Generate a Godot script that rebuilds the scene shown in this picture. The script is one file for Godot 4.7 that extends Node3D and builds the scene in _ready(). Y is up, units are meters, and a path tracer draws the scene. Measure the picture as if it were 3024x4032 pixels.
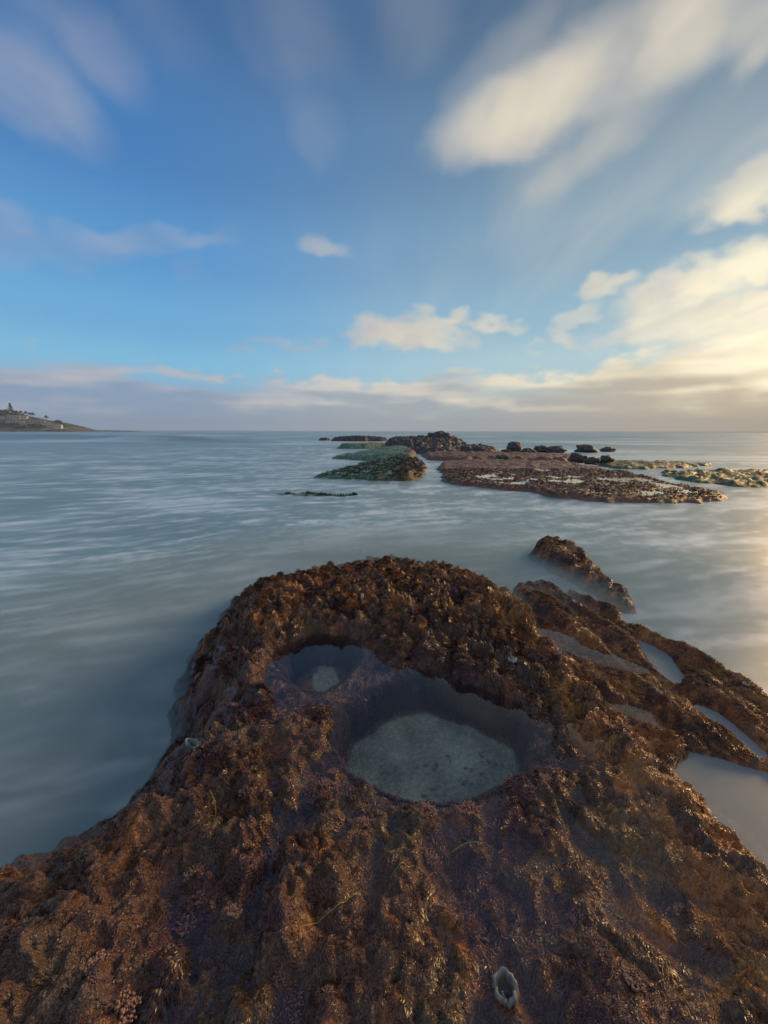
extends Node3D

# A rocky shore near sunset: an algae-covered reef with tide pools, milky sea, a farther reef and a headland.

const EYE := 1.55
var taken := {}
var mats := {}
var rng := RandomNumberGenerator.new()

func _ready():
	rng.seed = 77
	make_camera()
	make_sky()
	make_materials()
	print("sky ", Time.get_ticks_msec())
	make_sea()
	print("sea ", Time.get_ticks_msec())
	make_tide_pool_rock()
	print("rock ", Time.get_ticks_msec())
	make_ridge_rocks()
	print("ridge ", Time.get_ticks_msec())
	make_reef()
	print("reef ", Time.get_ticks_msec())
	make_headland()
	print("headland ", Time.get_ticks_msec())
	make_small_things()
	print("done ", Time.get_ticks_msec())

# ---------------------------------------------------------------- camera, sky, sun

func make_camera():
	var cam := Camera3D.new()
	cam.name = "camera"
	cam.fov = 106.7
	cam.near = 0.05
	cam.far = 30000.0
	cam.position = Vector3(0, EYE, 0)
	cam.rotation_degrees = Vector3(-11.94, 0, 0.12)
	add_child(cam)
	cam.current = true
	var sun := DirectionalLight3D.new()
	sun.name = "sun"
	sun.light_color = Color(1.0, 0.80, 0.54)
	sun.light_energy = 0.85
	sun.light_angular_distance = 20.0
	sun.shadow_enabled = true
	var to_sun := from_angles(59.0, 18.0)
	sun.look_at_from_position(Vector3.ZERO, -to_sun, Vector3.UP)
	add_child(sun)

func from_angles(az: float, el: float) -> Vector3:
	var a := deg_to_rad(az)
	var e := deg_to_rad(el)
	return Vector3(sin(a) * cos(e), sin(e), -cos(a) * cos(e))

func srgb(r: float, g: float, b: float) -> Color:
	return Color(r / 255.0, g / 255.0, b / 255.0).srgb_to_linear()

func noise(seed_: int, freq: float, octaves: int, kind := FastNoiseLite.TYPE_SIMPLEX_SMOOTH, fractal := FastNoiseLite.FRACTAL_FBM) -> FastNoiseLite:
	var n := FastNoiseLite.new()
	n.seed = seed_
	n.noise_type = kind
	n.frequency = freq
	n.fractal_type = fractal if octaves > 1 else FastNoiseLite.FRACTAL_NONE
	n.fractal_octaves = octaves
	return n

func ramp(keys: Array, t: float) -> Color:
	if t <= keys[0][0]:
		return keys[0][1]
	for i in range(1, keys.size()):
		if t < keys[i][0]:
			var k: float = (t - keys[i - 1][0]) / (keys[i][0] - keys[i - 1][0])
			return keys[i - 1][1].lerp(keys[i][1], k * k * (3.0 - 2.0 * k))
	return keys[-1][1]

func make_sky():
	var w := 1800
	var h := 900
	var data := PackedFloat32Array()
	data.resize(w * h * 3)
	var cool := [[0.0, srgb(134, 152, 180)], [4.0, srgb(138, 172, 203)], [8.0, srgb(128, 188, 222)], [13.0, srgb(110, 172, 217)], [20.0, srgb(92, 152, 207)], [29.0, srgb(74, 128, 186)], [41.0, srgb(66, 107, 157)], [60.0, srgb(58, 94, 140)], [90.0, srgb(54, 88, 132)]]
	var warm := [[0.0, srgb(182, 168, 150)], [4.0, srgb(196, 206, 200)], [9.0, srgb(178, 206, 214)], [14.0, srgb(150, 186, 206)], [22.0, srgb(132, 165, 187)], [32.0, srgb(112, 141, 164)], [41.0, srgb(88, 114, 138)], [60.0, srgb(70, 98, 132)], [90.0, srgb(54, 88, 132)]]
	var blobs := [[0.497, 0.775, 0.268, 0.078, 0.41, 0.62], [0.305, 0.692, 0.170, 0.062, 0.38, 0.55], [0.230, 0.763, 0.142, 0.040, 0.80, 0.20], [0.635, 0.843, 0.112, 0.081, 0.75, 0.55], [0.798, 0.835, 0.078, 0.044, 0.87, 0.60], [0.830, 0.552, 0.112, 0.035, 0.47, 0.70], [0.860, 0.510, 0.108, 0.022, 0.29, 0.70], [0.466, 0.610, 0.129, 0.034, 0.57, 0.25], [0.619, 0.627, 0.272, 0.106, 0.49, 0.12], [0.781, 0.359, 0.194, 0.045, 0.30, 0.88], [0.530, 0.342, 0.051, 0.018, 0.25, 0.70], [0.455, 0.268, 0.052, 0.019, 0.61, 0.50], [0.720, 0.262, 0.170, 0.034, 0.20, 0.80], [0.905, 0.286, 0.100, 0.045, 0.17, 0.75], [0.879, 0.192, 0.179, 0.055, 0.08, 1.00], [0.046, 0.243, 0.107, 0.035, 0.03, 0.85], [0.157, 0.274, 0.029, 0.016, 0.24, 0.65], [0.259, 0.258, 0.059, 0.016, -0.03, 0.60], [0.085, 0.226, 0.136, 0.015, 0.00, 0.45], [0.455, 0.213, 0.032, 0.019, -0.16, 0.50], [0.370, 0.210, 0.023, 0.009, 0.00, 0.30], [-0.249, 0.210, 0.097, 0.013, 0.05, 0.40], [-0.135, 0.427, 0.045, 0.017, -0.22, 0.40], [-0.528, 0.437, 0.141, 0.025, 0.03, 0.30], [-0.800, 0.425, 0.182, 0.040, -0.08, 0.22], [-0.875, 0.483, 0.060, 0.036, -0.33, 0.25], [-0.471, 0.367, 0.042, 0.021, -0.33, 0.15], [-0.772, 0.738, 0.151, 0.073, -0.58, 0.34], [-0.594, 0.787, 0.094, 0.039, -0.75, 0.14], [-0.690, 0.859, 0.155, 0.055, -0.56, 0.12], [-0.194, 0.859, 0.125, 0.060, -0.98, 0.12], [-0.153, 0.658, 0.063, 0.040, -1.00, 0.10], [-0.265, 0.811, 0.095, 0.050, -0.80, 0.08], [-0.489, 0.835, 0.100, 0.048, -0.83, 0.12], [0.069, 0.859, 0.090, 0.070, 1.16, 0.10]]
	var bu := PackedFloat32Array()
	for b in blobs:
		bu.append_array(PackedFloat32Array([b[0], b[1], cos(b[4]) / b[2], sin(b[4]) / b[2], -sin(b[4]) / b[3], cos(b[4]) / b[3], b[5], 2.2 * maxf(b[2], b[3])]))
	var n_bank := noise(3, 0.035, 3)
	var n_puff := noise(5, 0.16, 5)
	var n_band := noise(8, 0.10, 4)
	var n_streak := noise(11, 1.0, 4)
	var n_fine := noise(12, 8.0, 4)
	var sun_dir := from_angles(50.0, 8.0)
	var cloud_grey := srgb(150, 160, 182)
	var cloud_lav := srgb(190, 186, 190)
	var cloud_warm := srgb(238, 226, 200)
	var cloud_sun := Color(1.08, 0.98, 0.72)
	var base_left := srgb(138, 160, 187)
	var base_mid := srgb(168, 176, 182)
	var base_right := srgb(202, 184, 156)
	for j in h / 2:
		var el := 90.0 - (j + 0.5) * 180.0 / h
		var se := sin(deg_to_rad(el))
		var ce := cos(deg_to_rad(el))
		var cool_c: Color = ramp(cool, el)
		var warm_c: Color = ramp(warm, el)
		for i in w:
			var az := (i + 0.5) * 360.0 / w
			if az > 180.0:
				az -= 360.0
			var ar := deg_to_rad(az)
			var d := Vector3(sin(ar) * ce, se, -cos(ar) * ce)
			var cs := d.dot(sun_dir)
			var near_sun := smoothstep(0.45, 0.98, cs)
			var c := cool_c.lerp(warm_c, smoothstep(0.2, 0.97, cs))
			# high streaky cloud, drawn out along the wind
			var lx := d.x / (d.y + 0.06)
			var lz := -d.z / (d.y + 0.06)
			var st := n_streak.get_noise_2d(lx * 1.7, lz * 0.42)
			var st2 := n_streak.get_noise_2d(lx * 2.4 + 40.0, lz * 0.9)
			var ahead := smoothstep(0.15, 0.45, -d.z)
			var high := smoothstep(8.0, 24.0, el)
			var a := high * (1.0 - ahead) * (0.62 + 0.38 * smoothstep(-0.4, 0.4, st + 0.25 * st2)) * 0.92  # unseen cloud overhead and behind, added to brighten and whiten the light
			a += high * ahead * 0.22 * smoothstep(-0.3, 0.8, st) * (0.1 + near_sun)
			if -d.z > 0.3:
				var u := d.x / -d.z
				var v := d.y / -d.z
				if v < 1.2 and absf(u) < 1.3:
					var drawn := smoothstep(14.0, 30.0, el)
					var wu := u + 0.032 * st2 * drawn + 0.045 * (1.0 - 0.7 * drawn) * n_fine.get_noise_2d(u * 0.9, v * 1.7)
					var wv := v + 0.026 * st2 * drawn + 0.04 * (1.0 - 0.7 * drawn) * n_fine.get_noise_2d(u * 0.9 + 9.0, v * 1.7)
					var keep := 1.0
					for k in range(0, bu.size(), 8):
						var du := wu - bu[k]
						var dv := wv - bu[k + 1]
						var reach := bu[k + 7]
						if absf(du) > reach or absf(dv) > reach:
							continue
						var p := du * bu[k + 2] + dv * bu[k + 3]
						var q := du * bu[k + 4] + dv * bu[k + 5]
						var r := p * p + q * q
						if r < 4.0:
							keep *= 1.0 - bu[k + 6] * pow(1.0 - smoothstep(0.0, 2.6, r), 1.25) * clampf(1.0 + 0.6 * st2 * drawn + 0.25 * n_fine.get_noise_2d(u * 0.6 + 30.0, v * 0.6), 0.5, 1.2)
					a = 1.0 - (1.0 - clampf(a, 0.0, 1.0)) * clampf(keep, 0.0, 1.0)
			a = clampf(a, 0.0, 1.0)
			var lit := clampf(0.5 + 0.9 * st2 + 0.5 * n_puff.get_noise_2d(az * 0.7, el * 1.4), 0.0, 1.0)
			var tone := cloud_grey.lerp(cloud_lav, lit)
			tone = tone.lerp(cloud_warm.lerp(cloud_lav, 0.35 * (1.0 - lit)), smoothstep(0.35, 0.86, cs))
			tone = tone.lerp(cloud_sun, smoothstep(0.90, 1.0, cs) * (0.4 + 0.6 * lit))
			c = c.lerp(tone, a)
			# the bank of low cloud along the horizon
			if el < 16.0:
				var puff := n_puff.get_noise_2d(az * 1.0, el * 2.4)
				var top := 8.0 + 2.0 * n_bank.get_noise_2d(az * 1.3, 3.0) + 1.9 * puff
				top += 1.6 * smoothstep(15.0, 50.0, az) - 0.3
				var cover := 1.0 - smoothstep(top - 1.2, top + 0.35, el)
				var gap := smoothstep(0.05, 0.4, n_band.get_noise_2d(az * 0.32 + 70.0, el * 2.6)) * smoothstep(3.8, 5.2, el) * 0.9
				cover *= 1.0 - gap * (1.0 - 0.5 * near_sun)
				cover *= 0.94
				var depth := clampf((top - el) / 3.0, 0.0, 1.0)
				var band := n_band.get_noise_2d(az * 0.45, el * 3.4) * 0.9 + 0.35 * puff
				var bright := clampf(0.95 - 0.7 * depth + band * 1.35, 0.0, 1.0) * smoothstep(2.0, 4.8, el + 1.6 * band)
				var base := base_left.lerp(base_mid, smoothstep(-35.0, 5.0, az)).lerp(base_right, smoothstep(5.0, 48.0, az) * (1.0 - smoothstep(80.0, 130.0, az)))
				var lights := srgb(186, 186, 194).lerp(srgb(232, 222, 204), smoothstep(-30.0, 12.0, az) * (1.0 - smoothstep(110.0, 160.0, az)))
				lights = lights.lerp(srgb(252, 238, 205), smoothstep(0.75, 0.97, cs)).lerp(cloud_sun, smoothstep(0.95, 1.0, cs))
				c = c.lerp(base.lerp(lights, bright), cover)
			c += Color(0.9, 0.66, 0.34) * (0.45 * pow(maxf(cs, 0.0), 160.0) + 0.05 * pow(maxf(cs, 0.0), 14.0)) * smoothstep(1.0, 6.5, el)
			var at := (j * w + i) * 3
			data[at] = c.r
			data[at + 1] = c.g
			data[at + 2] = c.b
	var low := srgb(92, 108, 122)
	for j in range(h / 2, h):
		for i in w:
			var at := (j * w + i) * 3
			data[at] = low.r
			data[at + 1] = low.g
			data[at + 2] = low.b
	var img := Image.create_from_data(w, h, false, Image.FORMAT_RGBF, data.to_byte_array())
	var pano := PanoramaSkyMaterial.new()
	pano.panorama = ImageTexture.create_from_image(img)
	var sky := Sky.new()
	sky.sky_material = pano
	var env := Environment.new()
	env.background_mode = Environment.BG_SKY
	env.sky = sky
	env.tonemap_mode = Environment.TONE_MAPPER_LINEAR
	env.tonemap_exposure = 1.0
	env.fog_enabled = true
	env.fog_density = 0.00026
	env.fog_light_color = Color(0.88, 0.95, 1.0)
	env.volumetric_fog_enabled = true
	env.volumetric_fog_density = 0.0
	env.sdfgi_enabled = true
	env.ssao_enabled = true
	env.ssil_enabled = true
	var we := WorldEnvironment.new()
	we.name = "world_environment"
	we.environment = env
	add_child(we)

# ---------------------------------------------------------------- helpers

func numbered(called: String) -> String:
	var k: int = taken.get(called, 0)
	taken[called] = k + 1
	return called if k == 0 else "%s_%03d" % [called, k]

func tag(o: Node, label: String, category: String, group := "", kind := ""):
	if label:
		o.set_meta("label", label)
	if category:
		o.set_meta("category", category)
	if group:
		o.set_meta("group", group)
	if kind:
		o.set_meta("kind", kind)

func put(mesh: Mesh, mat: Material, called: String, parent: Node = null) -> MeshInstance3D:
	var o := MeshInstance3D.new()
	o.mesh = mesh
	o.material_override = null
	for s in mesh.get_surface_count():
		o.set_surface_override_material(s, mat)
	o.name = numbered(called) if parent == null else called
	(self if parent == null else parent).add_child(o, true)
	return o

func base(called: String, at: Vector3) -> Node3D:
	var o := Node3D.new()
	o.name = numbered(called)
	o.position = at
	add_child(o)
	return o

func relief(seed_: int, freq: float, octaves: int, size := 512) -> NoiseTexture2D:
	var t := NoiseTexture2D.new()
	t.width = size
	t.height = size
	t.seamless = true
	t.noise = noise(seed_, freq, octaves)
	return t

func rock_material(rough: float, tile: float, deep: float) -> StandardMaterial3D:
	var m := StandardMaterial3D.new()
	m.vertex_color_use_as_albedo = true
	m.roughness = rough
	m.metallic_specular = 0.5
	m.uv1_triplanar = true
	m.uv1_world_triplanar = true
	m.uv1_scale = Vector3.ONE / tile
	m.heightmap_enabled = true
	m.heightmap_texture = relief(21, 0.035, 5)
	m.heightmap_scale = deep
	return m

func plain(c: Color, rough: float) -> StandardMaterial3D:
	var m := StandardMaterial3D.new()
	m.albedo_color = c.linear_to_srgb()
	m.roughness = rough
	return m

func make_materials():
	mats.rock = rock_material(0.24, 0.18, 1.2)
	mats.far_rock = rock_material(0.5, 0.6, 3.0)
	mats.land = rock_material(0.9, 30.0, 40.0)
	mats.sand = rock_material(0.75, 0.15, 0.5)
	var pw := StandardMaterial3D.new()
	pw.transparency = BaseMaterial3D.TRANSPARENCY_ALPHA
	pw.albedo_color = Color(0.2, 0.3, 0.3, 0.01)
	pw.roughness = 0.03
	mats.pool_water = pw
	var sea := StandardMaterial3D.new()
	sea.vertex_color_use_as_albedo = true
	sea.transparency = BaseMaterial3D.TRANSPARENCY_ALPHA
	sea.roughness = 0.36
	sea.metallic_specular = 0.6
	mats.sea = sea
	var milky := StandardMaterial3D.new()
	milky.transparency = BaseMaterial3D.TRANSPARENCY_ALPHA
	milky.albedo_color = Color(0.60, 0.655, 0.665, 0.62)
	milky.roughness = 0.3
	mats.milky = milky
	var turf := StandardMaterial3D.new()
	turf.vertex_color_use_as_albedo = true
	turf.roughness = 0.26
	turf.cull_mode = BaseMaterial3D.CULL_DISABLED
	turf.backlight_enabled = true
	turf.backlight = Color(0.25, 0.25, 0.25)
	mats.turf = turf
	var cor := StandardMaterial3D.new()
	cor.vertex_color_use_as_albedo = true
	cor.roughness = 0.55
	mats.coral = cor

# signed distance to a polygon, positive inside
func inside(poly: PackedVector2Array, p: Vector2) -> float:
	var best := 1e9
	var sgn := -1.0
	var n := poly.size()
	var b := poly[n - 1]
	for i in n:
		var a := poly[i]
		var e := b - a
		var wv := p - a
		var q := wv - e * clampf(wv.dot(e) / e.length_squared(), 0.0, 1.0)
		best = minf(best, q.length_squared())
		if (a.y > p.y) != (b.y > p.y) and p.x < (b.x - a.x) * (p.y - a.y) / (b.y - a.y) + a.x:
			sgn = -sgn
		b = a
	return sgn * sqrt(best)

# a coarse table of those distances, to look up fast
class Table:
	var x0: float
	var z0: float
	var step: float
	var nx: int
	var nz: int
	var v := PackedFloat32Array()
	func at(x: float, z: float) -> float:
		var fx := clampf((x - x0) / step, 0.0, nx - 1.001)
		var fz := clampf((z - z0) / step, 0.0, nz - 1.001)
		var i := int(fx)
		var j := int(fz)
		fx -= i
		fz -= j
		var k := j * nx + i
		return lerpf(lerpf(v[k], v[k + 1], fx), lerpf(v[k + nx], v[k + nx + 1], fx), fz)

func table(poly: PackedVector2Array, step: float, margin: float) -> Table:
	var lo := poly[0]
	var hi := poly[0]
	for p in poly:
		lo = lo.min(p)
		hi = hi.max(p)
	var t := Table.new()
	t.x0 = lo.x - margin
	t.z0 = lo.y - margin
	t.step = step
	t.nx = int((hi.x - lo.x + 2.0 * margin) / step) + 2
	t.nz = int((hi.y - lo.y + 2.0 * margin) / step) + 2
	t.v.resize(t.nx * t.nz)
	for j in t.nz:
		for i in t.nx:
			t.v[j * t.nx + i] = inside(poly, Vector2(t.x0 + i * step, t.z0 + j * step))
	return t

# a sheet over the grid lines xs, zs: what height() and color() return at each crossing
class Sheet:
	var xs: PackedFloat32Array
	var zs: PackedFloat32Array
	var h: PackedFloat32Array
	func cell(a: PackedFloat32Array, v: float) -> int:
		return clampi(a.bsearch(v) - 1, 0, a.size() - 2)
	func at(x: float, z: float) -> float:
		var i := cell(xs, x)
		var j := cell(zs, z)
		var fx := clampf((x - xs[i]) / (xs[i + 1] - xs[i]), 0.0, 1.0)
		var fz := clampf((z - zs[j]) / (zs[j + 1] - zs[j]), 0.0, 1.0)
		var k := j * xs.size() + i
		return lerpf(lerpf(h[k], h[k + 1], fx), lerpf(h[k + xs.size()], h[k + xs.size() + 1], fx), fz)
	func up(x: float, z: float, e: float) -> Vector3:
		return Vector3(at(x - e, z) - at(x + e, z), 2.0 * e, at(x, z - e) - at(x, z + e)).normalized()

func sheet(xs: PackedFloat32Array, zs: PackedFloat32Array, height: Callable, color: Callable, drop_below := -1e9) -> Array:
	var s := Sheet.new()
	s.xs = xs
	s.zs = zs
	var nx := xs.size()
	var nz := zs.size()
	s.h.resize(nx * nz)
	var pos := PackedVector3Array()
	pos.resize(nx * nz)
	var nor := PackedVector3Array()
	nor.resize(nx * nz)
	var col := PackedColorArray()
	col.resize(nx * nz)
	for j in nz:
		for i in nx:
			var y: float = height.call(xs[i], zs[j])
			s.h[j * nx + i] = y
			pos[j * nx + i] = Vector3(xs[i], y, zs[j])
	for j in nz:
		var ja := maxi(j - 1, 0)
		var jb := mini(j + 1, nz - 1)
		for i in nx:
			var ia := maxi(i - 1, 0)
			var ib := mini(i + 1, nx - 1)
			var dx := (s.h[j * nx + ib] - s.h[j * nx + ia]) / (xs[ib] - xs[ia])
			var dz := (s.h[jb * nx + i] - s.h[ja * nx + i]) / (zs[jb] - zs[ja])
			nor[j * nx + i] = Vector3(-dx, 1.0, -dz).normalized()
			col[j * nx + i] = color.call(xs[i], zs[j], s.h[j * nx + i], nor[j * nx + i])
	var idx := PackedInt32Array()
	idx.resize((nx - 1) * (nz - 1) * 6)
	var n := 0
	for j in nz - 1:
		for i in nx - 1:
			var k := j * nx + i
			if maxf(maxf(s.h[k], s.h[k + 1]), maxf(s.h[k + nx], s.h[k + nx + 1])) < drop_below:
				continue
			idx[n] = k
			idx[n + 1] = k + 1
			idx[n + 2] = k + nx
			idx[n + 3] = k + 1
			idx[n + 4] = k + nx + 1
			idx[n + 5] = k + nx
			n += 6
	idx.resize(n)
	var arr := []
	arr.resize(Mesh.ARRAY_MAX)
	arr[Mesh.ARRAY_VERTEX] = pos
	arr[Mesh.ARRAY_NORMAL] = nor
	arr[Mesh.ARRAY_COLOR] = col
	arr[Mesh.ARRAY_INDEX] = idx
	var m := ArrayMesh.new()
	m.add_surface_from_arrays(Mesh.PRIMITIVE_TRIANGLES, arr)
	return [m, s]

func lines(a: float, b: float, step: float) -> PackedFloat32Array:
	var out := PackedFloat32Array()
	var n := int(ceil((b - a) / step))
	for i in n + 1:
		out.append(lerpf(a, b, float(i) / n))
	return out

# lines whose spacing grows with the distance from a point
func graded(a: float, b: float, at: float, least: float, grow: float) -> PackedFloat32Array:
	var up := PackedFloat32Array()
	var v := clampf(at, a, b)
	while v < b:
		up.append(v)
		v += maxf(least, absf(v - at) * grow)
	up.append(b)
	var down := PackedFloat32Array()
	v = clampf(at, a, b)
	v -= maxf(least, absf(v - at) * grow)
	while v > a:
		down.append(v)
		v -= maxf(least, absf(v - at) * grow)
	if a < at:
		down.append(a)
	down.reverse()
	down.append_array(up)
	return down

# a flat sheet of water in the outline of a polygon
func pane(poly: PackedVector2Array, y: float) -> ArrayMesh:
	var tri := Geometry2D.triangulate_polygon(poly)
	var st := SurfaceTool.new()
	st.begin(Mesh.PRIMITIVE_TRIANGLES)
	for k in tri:
		st.set_normal(Vector3.UP)
		st.add_vertex(Vector3(poly[k].x, y, poly[k].y))
	return st.commit()

# the water that stays on a rock: level where the rock lies lower and no gap lets it run off
func standing_water(s: Sheet, x0: float, x1: float, z0: float, z1: float, level: float, step: float) -> ArrayMesh:
	var nx := int((x1 - x0) / step)
	var nz := int((z1 - z0) / step)
	var h := PackedFloat32Array()
	h.resize(nx * nz)
	for j in nz:
		for i in nx:
			h[j * nx + i] = s.at(x0 + (i + 0.5) * step, z0 + (j + 0.5) * step)
	var gone := PackedByteArray()
	gone.resize(nx * nz)
	var todo := PackedInt32Array()
	for k in nx * nz:
		if h[k] < -0.1:
			gone[k] = 1
			todo.append(k)
	while todo.size() > 0:
		var k := todo[todo.size() - 1]
		todo.resize(todo.size() - 1)
		var i := k % nx
		for q in [k - 1 if i > 0 else -1, k + 1 if i < nx - 1 else -1, k - nx, k + nx]:
			if q >= 0 and q < nx * nz and gone[q] == 0 and h[q] < level - 0.018:
				gone[q] = 1
				todo.append(q)
	var st := SurfaceTool.new()
	st.begin(Mesh.PRIMITIVE_TRIANGLES)
	st.set_normal(Vector3.UP)
	for j in range(1, nz - 1):
		for i in range(1, nx - 1):
			var k := j * nx + i
			if gone[k] == 1:
				continue
			var low := minf(h[k], minf(minf(h[k - 1], h[k + 1]), minf(h[k - nx], h[k + nx])))
			if low > level:
				continue
			if h[k] > level and gone[k - 1] + gone[k + 1] + gone[k - nx] + gone[k + nx] > 0:
				continue
			var a := Vector3(x0 + i * step, level, z0 + j * step)
			for v in [Vector3.ZERO, Vector3(step, 0, 0), Vector3(0, 0, step), Vector3(step, 0, 0), Vector3(step, 0, step), Vector3(0, 0, step)]:
				st.add_vertex(a + v)
	st.index()
	return st.commit()

# ---------------------------------------------------------------- sea

func make_sea():
	var xs := graded(-1800.0, 1800.0, 0.0, 0.03, 0.022)
	var zs := graded(-1800.0, 60.0, 0.0, 0.025, 0.017)
	var n_flow := noise(31, 0.35, 4)
	var n_wisp := noise(32, 1.0, 5)
	var n_rip := noise(33, 0.5, 3)
	var n_swell := noise(34, 0.02, 2)
	var height := func(x: float, z: float) -> float:
		var d := sqrt(x * x + z * z)
		var y := 0.0
		if d < 400.0:
			y = 0.012 * n_rip.get_noise_2d(x * 0.5, z * 1.1) * smoothstep(1.0, 6.0, d)
			y += 0.05 * n_rip.get_noise_2d(x * 0.08, z * 0.5) * smoothstep(8.0, 40.0, d)
			# swells rolling in
			var zz := z + 9.0 * n_swell.get_noise_2d(x * 0.6, 5.0)
			var amp := smoothstep(-24.0, -40.0, z) * 0.42 * clampf(0.7 + 1.2 * n_swell.get_noise_2d(x, z * 0.5), 0.1, 1.0)
			amp *= 1.0 - 0.75 * exp(-pow((x - 1.0) / 9.0, 2.0)) * smoothstep(-90.0, -60.0, z)
			var s := fposmod(zz / 31.0, 1.0)
			y += amp * exp(-pow((s - 0.5) * 9.0, 2.0)) * smoothstep(-400.0, -250.0, z)
			var bend := z + 6.0 * n_swell.get_noise_2d(x * 1.3, 40.0)
			y += 1.05 * exp(-pow((bend + 55.0) / (2.6 if bend > -55.0 else 5.0), 2.0)) * (1.0 - smoothstep(-26.0, -8.0, x))
			y += 0.5 * exp(-pow((bend + 92.0) / (3.0 if bend > -92.0 else 7.0), 2.0)) * smoothstep(5.0, 30.0, x)
		return y
	var color := func(x: float, z: float, _y: float, _n: Vector3) -> Color:
		var d := sqrt(x * x + z * z)
		var near := 1.0 - smoothstep(14.0, 60.0, d)
		var fx := n_flow.get_noise_2d(x * 0.4, z * 0.5)
		# foam drawn out along the flow round the rocks
		var a := x * 0.93 - z * 0.36 + 0.5 * fx
		var b := x * 0.36 + z * 0.93 + 0.5 * fx
		var wisp := n_wisp.get_noise_2d(a * 0.5, b * 2.2)
		var fine := n_wisp.get_noise_2d(a * 1.1 + 30.0, b * 7.0)
		var broad := n_flow.get_noise_2d(x * 0.7 + 9.0, z * 1.1)
		var thread := n_wisp.get_noise_2d(a * 1.5 + 80.0 + broad, b * 4.2) * (1.0 - smoothstep(5.0, 12.0, d))
		var foam := (0.60 * smoothstep(-0.3, 0.75, wisp * 0.9 + 0.6 * broad) + 0.6 * fine * smoothstep(-0.25, 0.4, wisp) + 0.55 * maxf(thread, -0.1)) * near
		var far_foam := (0.02 + 0.40 * smoothstep(0.1, 0.6, n_flow.get_noise_2d(x * 0.05, z * 0.4))) * smoothstep(10.0, 30.0, d) * (1.0 - smoothstep(120.0, 400.0, d))
		var surf := exp(-pow((x + 9.0) / 5.0, 2.0)) * exp(-pow((z + 47.0) / 5.0, 2.0)) + exp(-pow((x + 4.0) / 7.0, 2.0)) * exp(-pow((z + 60.0) / 3.0, 2.0)) + 0.8 * exp(-pow((x - 16.0) / 9.0, 2.0)) * exp(-pow((z + 31.0) / 5.0, 2.0))
		far_foam += surf * (0.45 + 0.4 * fine)
		foam = clampf(maxf(foam, far_foam), 0.0, 1.0)
		var c := Color(0.250, 0.385, 0.405).lerp(Color(0.76, 0.82, 0.83), foam)
		c.a = clampf(0.80 + 0.5 * foam + 0.10 * broad, 0.7, 1.0)
		return c
	var r := sheet(xs, zs, height, color)
	var o := put(r[0], mats.sea, "sea_water")
	tag(o, "milky blue-grey sea with wisps of foam", "", "", "structure")
	# the sea bed under it
	var n_bed := noise(41, 0.6, 4)
	var bx := graded(-60.0, 60.0, 0.0, 0.08, 0.05)
	var bz := graded(-80.0, 30.0, -2.0, 0.08, 0.05)
	var bed_h := func(x: float, z: float) -> float:
		return -0.75 + 0.6 * exp(-pow((x + 2.3) / 1.3, 2.0) - pow((z + 3.9) / 0.5, 2.0)) + 0.5 * exp(-pow((x - 0.9) / 1.5, 2.0) - pow((z + 10.6) / 0.6, 2.0)) + 0.35 * n_bed.get_noise_2d(x * 0.7, z) + 0.08 * n_bed.get_noise_2d(x * 4.0, z * 4.0)
	var bed_c := func(x: float, z: float, y: float, _n: Vector3) -> Color:
		var k := smoothstep(-0.1, 0.3, n_bed.get_noise_2d(x * 0.8 + 30.0, z * 0.9))
		return Color(0.10, 0.12, 0.10).lerp(Color(0.13, 0.055, 0.05), k)
	var q := sheet(bx, bz, bed_h, bed_c)
	var bed := put(q[0], mats.rock, "sea_bed")
	tag(bed, "dim reddish sea bed under the milky water", "", "", "structure")

# ---------------------------------------------------------------- foreground rock with the tide pools

var main_sheet: Sheet
var ridge_sheet: Sheet
var tip_sheet: Sheet
const FILM := 0.300

func pv(a: Array) -> PackedVector2Array:
	var out := PackedVector2Array()
	for k in range(0, a.size(), 2):
		out.append(Vector2(a[k], a[k + 1]))
	return out

var n_big: FastNoiseLite
var n_lump: FastNoiseLite
var n_cell: FastNoiseLite
var n_small: FastNoiseLite
var n_kind: FastNoiseLite
var n_grain: FastNoiseLite

func make_rock_noise():
	n_big = noise(51, 1.0, 3)
	n_lump = noise(52, 1.0, 3)
	n_cell = noise(53, 1.0, 2, FastNoiseLite.TYPE_CELLULAR)
	n_cell.cellular_return_type = FastNoiseLite.RETURN_DISTANCE
	n_small = noise(54, 1.0, 3)
	n_kind = noise(55, 1.0, 4)
	n_grain = noise(56, 60.0, 3)

# the colours of what grows on the rock, linear
const BROWN := Color(0.112, 0.058, 0.038)
const RUST := Color(0.36, 0.145, 0.045)
const OCHRE := Color(0.36, 0.175, 0.050)
const MAROON := Color(0.078, 0.036, 0.036)
const OLIVE := Color(0.112, 0.078, 0.050)

func growth_color(x: float, z: float, ochre_share: float) -> Color:
	var k := n_kind.get_noise_2d(x * 1.6, z * 1.6)
	var q := n_kind.get_noise_2d(x * 5.0 + 20.0, z * 5.0)
	var g := n_grain.get_noise_2d(x, z)
	var c := BROWN.lerp(MAROON, smoothstep(-0.05, 0.35, k + 0.4 * q))
	c = c.lerp(RUST, smoothstep(0.0, 0.42, q + ochre_share - 0.3 * k))
	c = c.lerp(OCHRE, smoothstep(0.12, 0.5, n_kind.get_noise_2d(x * 3.1 + 7.0, z * 3.1) + 0.4 * g + ochre_share * 0.8 - 0.1))
	c = c.lerp(OLIVE, smoothstep(0.1, 0.4, n_kind.get_noise_2d(x * 2.2 + 70.0, z * 2.2) - maxf(ochre_share, 0.0)) * 0.7)
	return c * (1.0 + 0.45 * g)

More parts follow.
